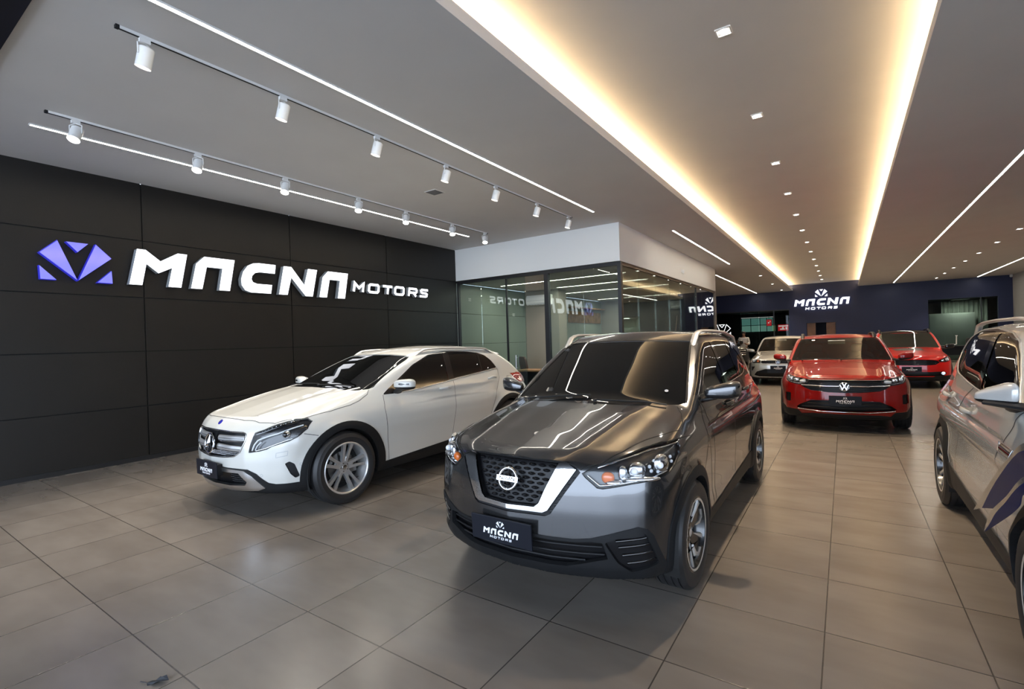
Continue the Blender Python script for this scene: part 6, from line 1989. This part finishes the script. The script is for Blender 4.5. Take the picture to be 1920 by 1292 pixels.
# ---------------------------------------------------------------- person in a white shirt
def person():
    root = empty('person', (-3.93, 25.2, 0), 0, 'person in a white shirt standing beyond the black pickup, holding up a small object', 'person')
    M['skin'] = mat('skin', (.22, .11, .07), .6); M['shirt'] = mat('white_shirt', (.62, .60, .57), .8); M['hair'] = mat('dark_hair', (.012, .01, .008), .6); M['trouser'] = mat('dark_trousers', (.02, .02, .025), .8)
    def skin_mesh(name, verts, edges, rad, m, parent, lv=2):
        me = bpy.data.meshes.new(name); me.from_pydata(verts, edges, []); me.materials.append(m)
        o = bpy.data.objects.new(name, me); COL.objects.link(o); o.parent = parent
        s = o.modifiers.new('skin', 'SKIN'); s.use_smooth_shade = True
        for d_, r in zip(me.skin_vertices[0].data, rad): d_.radius = r if isinstance(r, tuple) else (r, r)
        me.skin_vertices[0].data[0].use_root = True
        u = o.modifiers.new('sub', 'SUBSURF'); u.levels = lv; u.render_levels = lv
        return o
    V = [(0,0,.90),(0,0,1.05),(0,0,1.22),(0,.01,1.36),(0,0,1.43),(0,-.01,1.50),(0,-.03,1.56),(0,-.03,1.63),
         (.09,0,.86),(.10,-.01,.48),(.10,.02,.08),(.11,-.12,.04), (-.09,0,.86),(-.10,-.01,.48),(-.10,.02,.08),(-.11,-.12,.04),
         (.17,0,1.36),(.22,-.02,1.12),(.16,-.22,1.06),(.10,-.34,1.13), (-.17,0,1.36),(-.25,-.02,1.13),(-.24,-.22,1.16),(-.20,-.36,1.24)]
    E_ = [(0,1),(1,2),(2,3),(3,4),(4,5),(5,6),(6,7),(0,8),(8,9),(9,10),(10,11),(0,12),(12,13),(13,14),(14,15),(3,16),(16,17),(17,18),(18,19),(3,20),(20,21),(21,22),(22,23)]
    R_ = [(.15,.11),(.14,.10),(.15,.11),(.15,.10),.055,.06,(.075,.09),(.07,.085),.085,.058,.042,.04,.085,.058,.042,.04,.06,.045,.036,.03,.06,.045,.036,.03]
    body = skin_mesh('body', V, E_, R_, M['skin'], root)
    sv = V[:4] + [V[16], V[17], (.18,-.14,1.085), V[20], V[21], (-.245,-.14,1.145)]
    skin_mesh('shirt', sv, [(0,1),(1,2),(2,3),(3,4),(4,5),(5,6),(3,7),(7,8),(8,9)], [(.172,.13),(.162,.12),(.17,.13),(.165,.115),.075,.062,.055,.075,.062,.055], M['shirt'], body)
    tv = [(0,0,.92),(.09,0,.86),(.10,-.01,.48),(.10,.02,.10),(-.09,0,.86),(-.10,-.01,.48),(-.10,.02,.10)]
    skin_mesh('trousers', tv, [(0,1),(1,2),(2,3),(0,4),(4,5),(5,6)], [(.165,.125),.10,.075,.06,.10,.075,.06], M['trouser'], body)
    v, f = superblob((0, -.005, 1.625), (.083, .095, .075), (.9, .9), 18, 12); MB().add([q for q in v], f).build('hair', M['hair'], body, smooth=True)
    fc = MB()
    for s_ in (-1, 1): fc.sphere((.032 * s_, -.115, 1.585), .010, n=8, m=6)
    fc.build('eyes', M['hair'], body)
    v, f = superblob((0, -.125, 1.555), (.014, .018, .022), (1, 1), 8, 6); MB().add(v, f).build('nose', M['skin'], body, smooth=True)
    for s_, w in ((1, (.10, -.36, 1.14)), (-1, (-.20, -.38, 1.25))):
        hd = MB()
        v, f = superblob((w[0], w[1] - .03, w[2]), (.035, .05, .016), (.8, .8), 12, 8); hd.add(v, f)
        for k in range(4):
            x = w[0] + (-.027 + .018 * k); l = [.06, .07, .066, .052][k]
            hd.tube([(x, w[1] - .06, w[2]), (x, w[1] - .06 - l * .6, w[2] + .005), (x, w[1] - .06 - l * .85, w[2] - .022)], [.009, .008, .007], 8)
        hd.tube([(w[0] - s_ * .03, w[1] - .02, w[2]), (w[0] - s_ * .052, w[1] - .05, w[2] - .01), (w[0] - s_ * .045, w[1] - .078, w[2] - .02)], [.011, .010, .008], 8)
        hd.build('hand', M['skin'], body, smooth=True)
    o = MB().box((-.26, 24.74, 1.225), (-.14, 24.80, 1.30)).build('small_camera', M['blackpl'])
    return o
o = person(); o.location = (-3.93, 0, 0); bevel(o, .008, 2)
prop(o, 'small black camera held up by the person in the white shirt', 'camera')

# ---------------------------------------------------------------- navy ribbon with silver edges on the silver car
def ribbon():
    root = empty('gift_ribbon', (1.49, 2.885, 0), -.007, 'navy gift ribbon with silver edges hanging over the fender of the silver car', 'ribbon')
    M['navy'] = mat('navy_satin', (.003, .009, .055), .45, spec=.25); M['silverband'] = mat('silver_band', (.50, .49, .46), .25, metal=.85)
    def band(name, A, B, m, parent, t=.004):
        """surface between two 3d edge curves"""
        A = spline(A, 6); B = spline(B, 6); n = len(A); off = np.array([t, 0, 0])
        v = np.concatenate([A, B, A + off, B + off])
        f = []
        for i in range(n - 1):
            f += [(i, i + 1, n + i + 1, n + i), (2 * n + i, 3 * n + i, 3 * n + i + 1, 2 * n + i + 1), (i, 2 * n + i, 2 * n + i + 1, i + 1), (n + i, n + i + 1, 3 * n + i + 1, 3 * n + i)]
        f += [(0, n, 3 * n, 2 * n), (n - 1, 3 * n - 1, 4 * n - 1, 2 * n - 1)]
        return MB().add([tuple(q) for q in v], f).build(name, m, parent, smooth=True, angle=50)
    to = [(-.36,-.30,1.12),(-.66,-.27,1.095),(-.82,-.18,1.065),(-.90,-.11,1.032),(-.905,.086,.936),(-.905,.313,.818),(-.90,.613,.652),(-.90,.936,.448)]
    ti = [(-.36,-.32,1.115),(-.66,-.30,1.085),(-.82,-.20,1.045),(-.90,-.115,1.003),(-.905,.03,.943),(-.905,.229,.833),(-.90,.485,.686),(-.90,.707,.526)]
    tr = [(-.36,-.40,1.11),(-.66,-.42,1.07),(-.82,-.40,1.02),(-.90,-.36,.965),(-.90,-.20,.90),(-.90,.05,.80),(-.90,.25,.70),(-.90,.435,.603)]
    a = band('tail', ti, tr, M['navy'], root); band('silver_edge', to, ti, M['silverband'], a)
    u0 = [(-.36,-.26,1.12),(-.68,-.36,1.08),(-.85,-.36,1.03),(-.94,-.294,.936),(-.945,-.055,.795),(-.945,.202,.661),(-.942,.335,.572),(-.94,.416,.493)]
    u1 = [(-.36,-.29,1.12),(-.68,-.40,1.075),(-.85,-.40,1.01),(-.94,-.292,.912),(-.948,-.033,.756),(-.948,.13,.664),(-.942,.29,.565),(-.94,.418,.489)]
    u2 = [(-.36,-.36,1.115),(-.68,-.46,1.06),(-.85,-.44,.985),(-.935,-.29,.880),(-.925,-.138,.782),(-.925,.038,.686),(-.93,.266,.570),(-.94,.416,.488)]
    a = band('tail', u1, u2, M['navy'], root); band('silver_edge', u0, u1, M['silverband'], a)
    # knot and loops on the bonnet
    v, f = superblob((-.30, -.28, 1.115), (.07, .06, .045), (.8, .8), 16, 10); MB().add(v, f).build('knot', M['navy'], root, smooth=True)
    for sg in (-1, 1):
        A = []; B = []
        for i in range(13):
            a = math.pi * 2 * i / 12
            r = .16 * math.sin(a / 2) ** 1.2
            A.append((-.30 + sg * (.05 + .16 * (1 - math.cos(a))), -.36, 1.125 + .06 * math.sin(a)))
            B.append((-.30 + sg * (.05 + .16 * (1 - math.cos(a))), -.20, 1.135 + .06 * math.sin(a)))
        band('loop', A, B, M['navy'], root)
    return root
ribbon()

# ---------------------------------------------------------------- scrap on the floor
o = empty('dry_leaf', (-2.62, .885, 0.004), .7, 'small dark dry leaf on the floor at the bottom left edge', 'leaf')
M['leaf'] = mat('dry_leaf', (.02, .022, .028), .7)
pts = [(-.045,0),(-.03,.016),(-.012,.012),(.0,.026),(.014,.016),(.03,.022),(.05,.002),(.03,-.014),(.012,-.010),(0,-.022),(-.016,-.012),(-.032,-.016)]
MB().prism(pts, lambda u, v, d: (u, v, d + .25 * abs(v) + .008 * math.sin(u * 60)), 0, .002).build('blade', M['leaf'], o)
MB().tube([(-.045, 0, .001), (-.075, .008, .003)], .002, 6).build('stalk', M['leaf'], o)
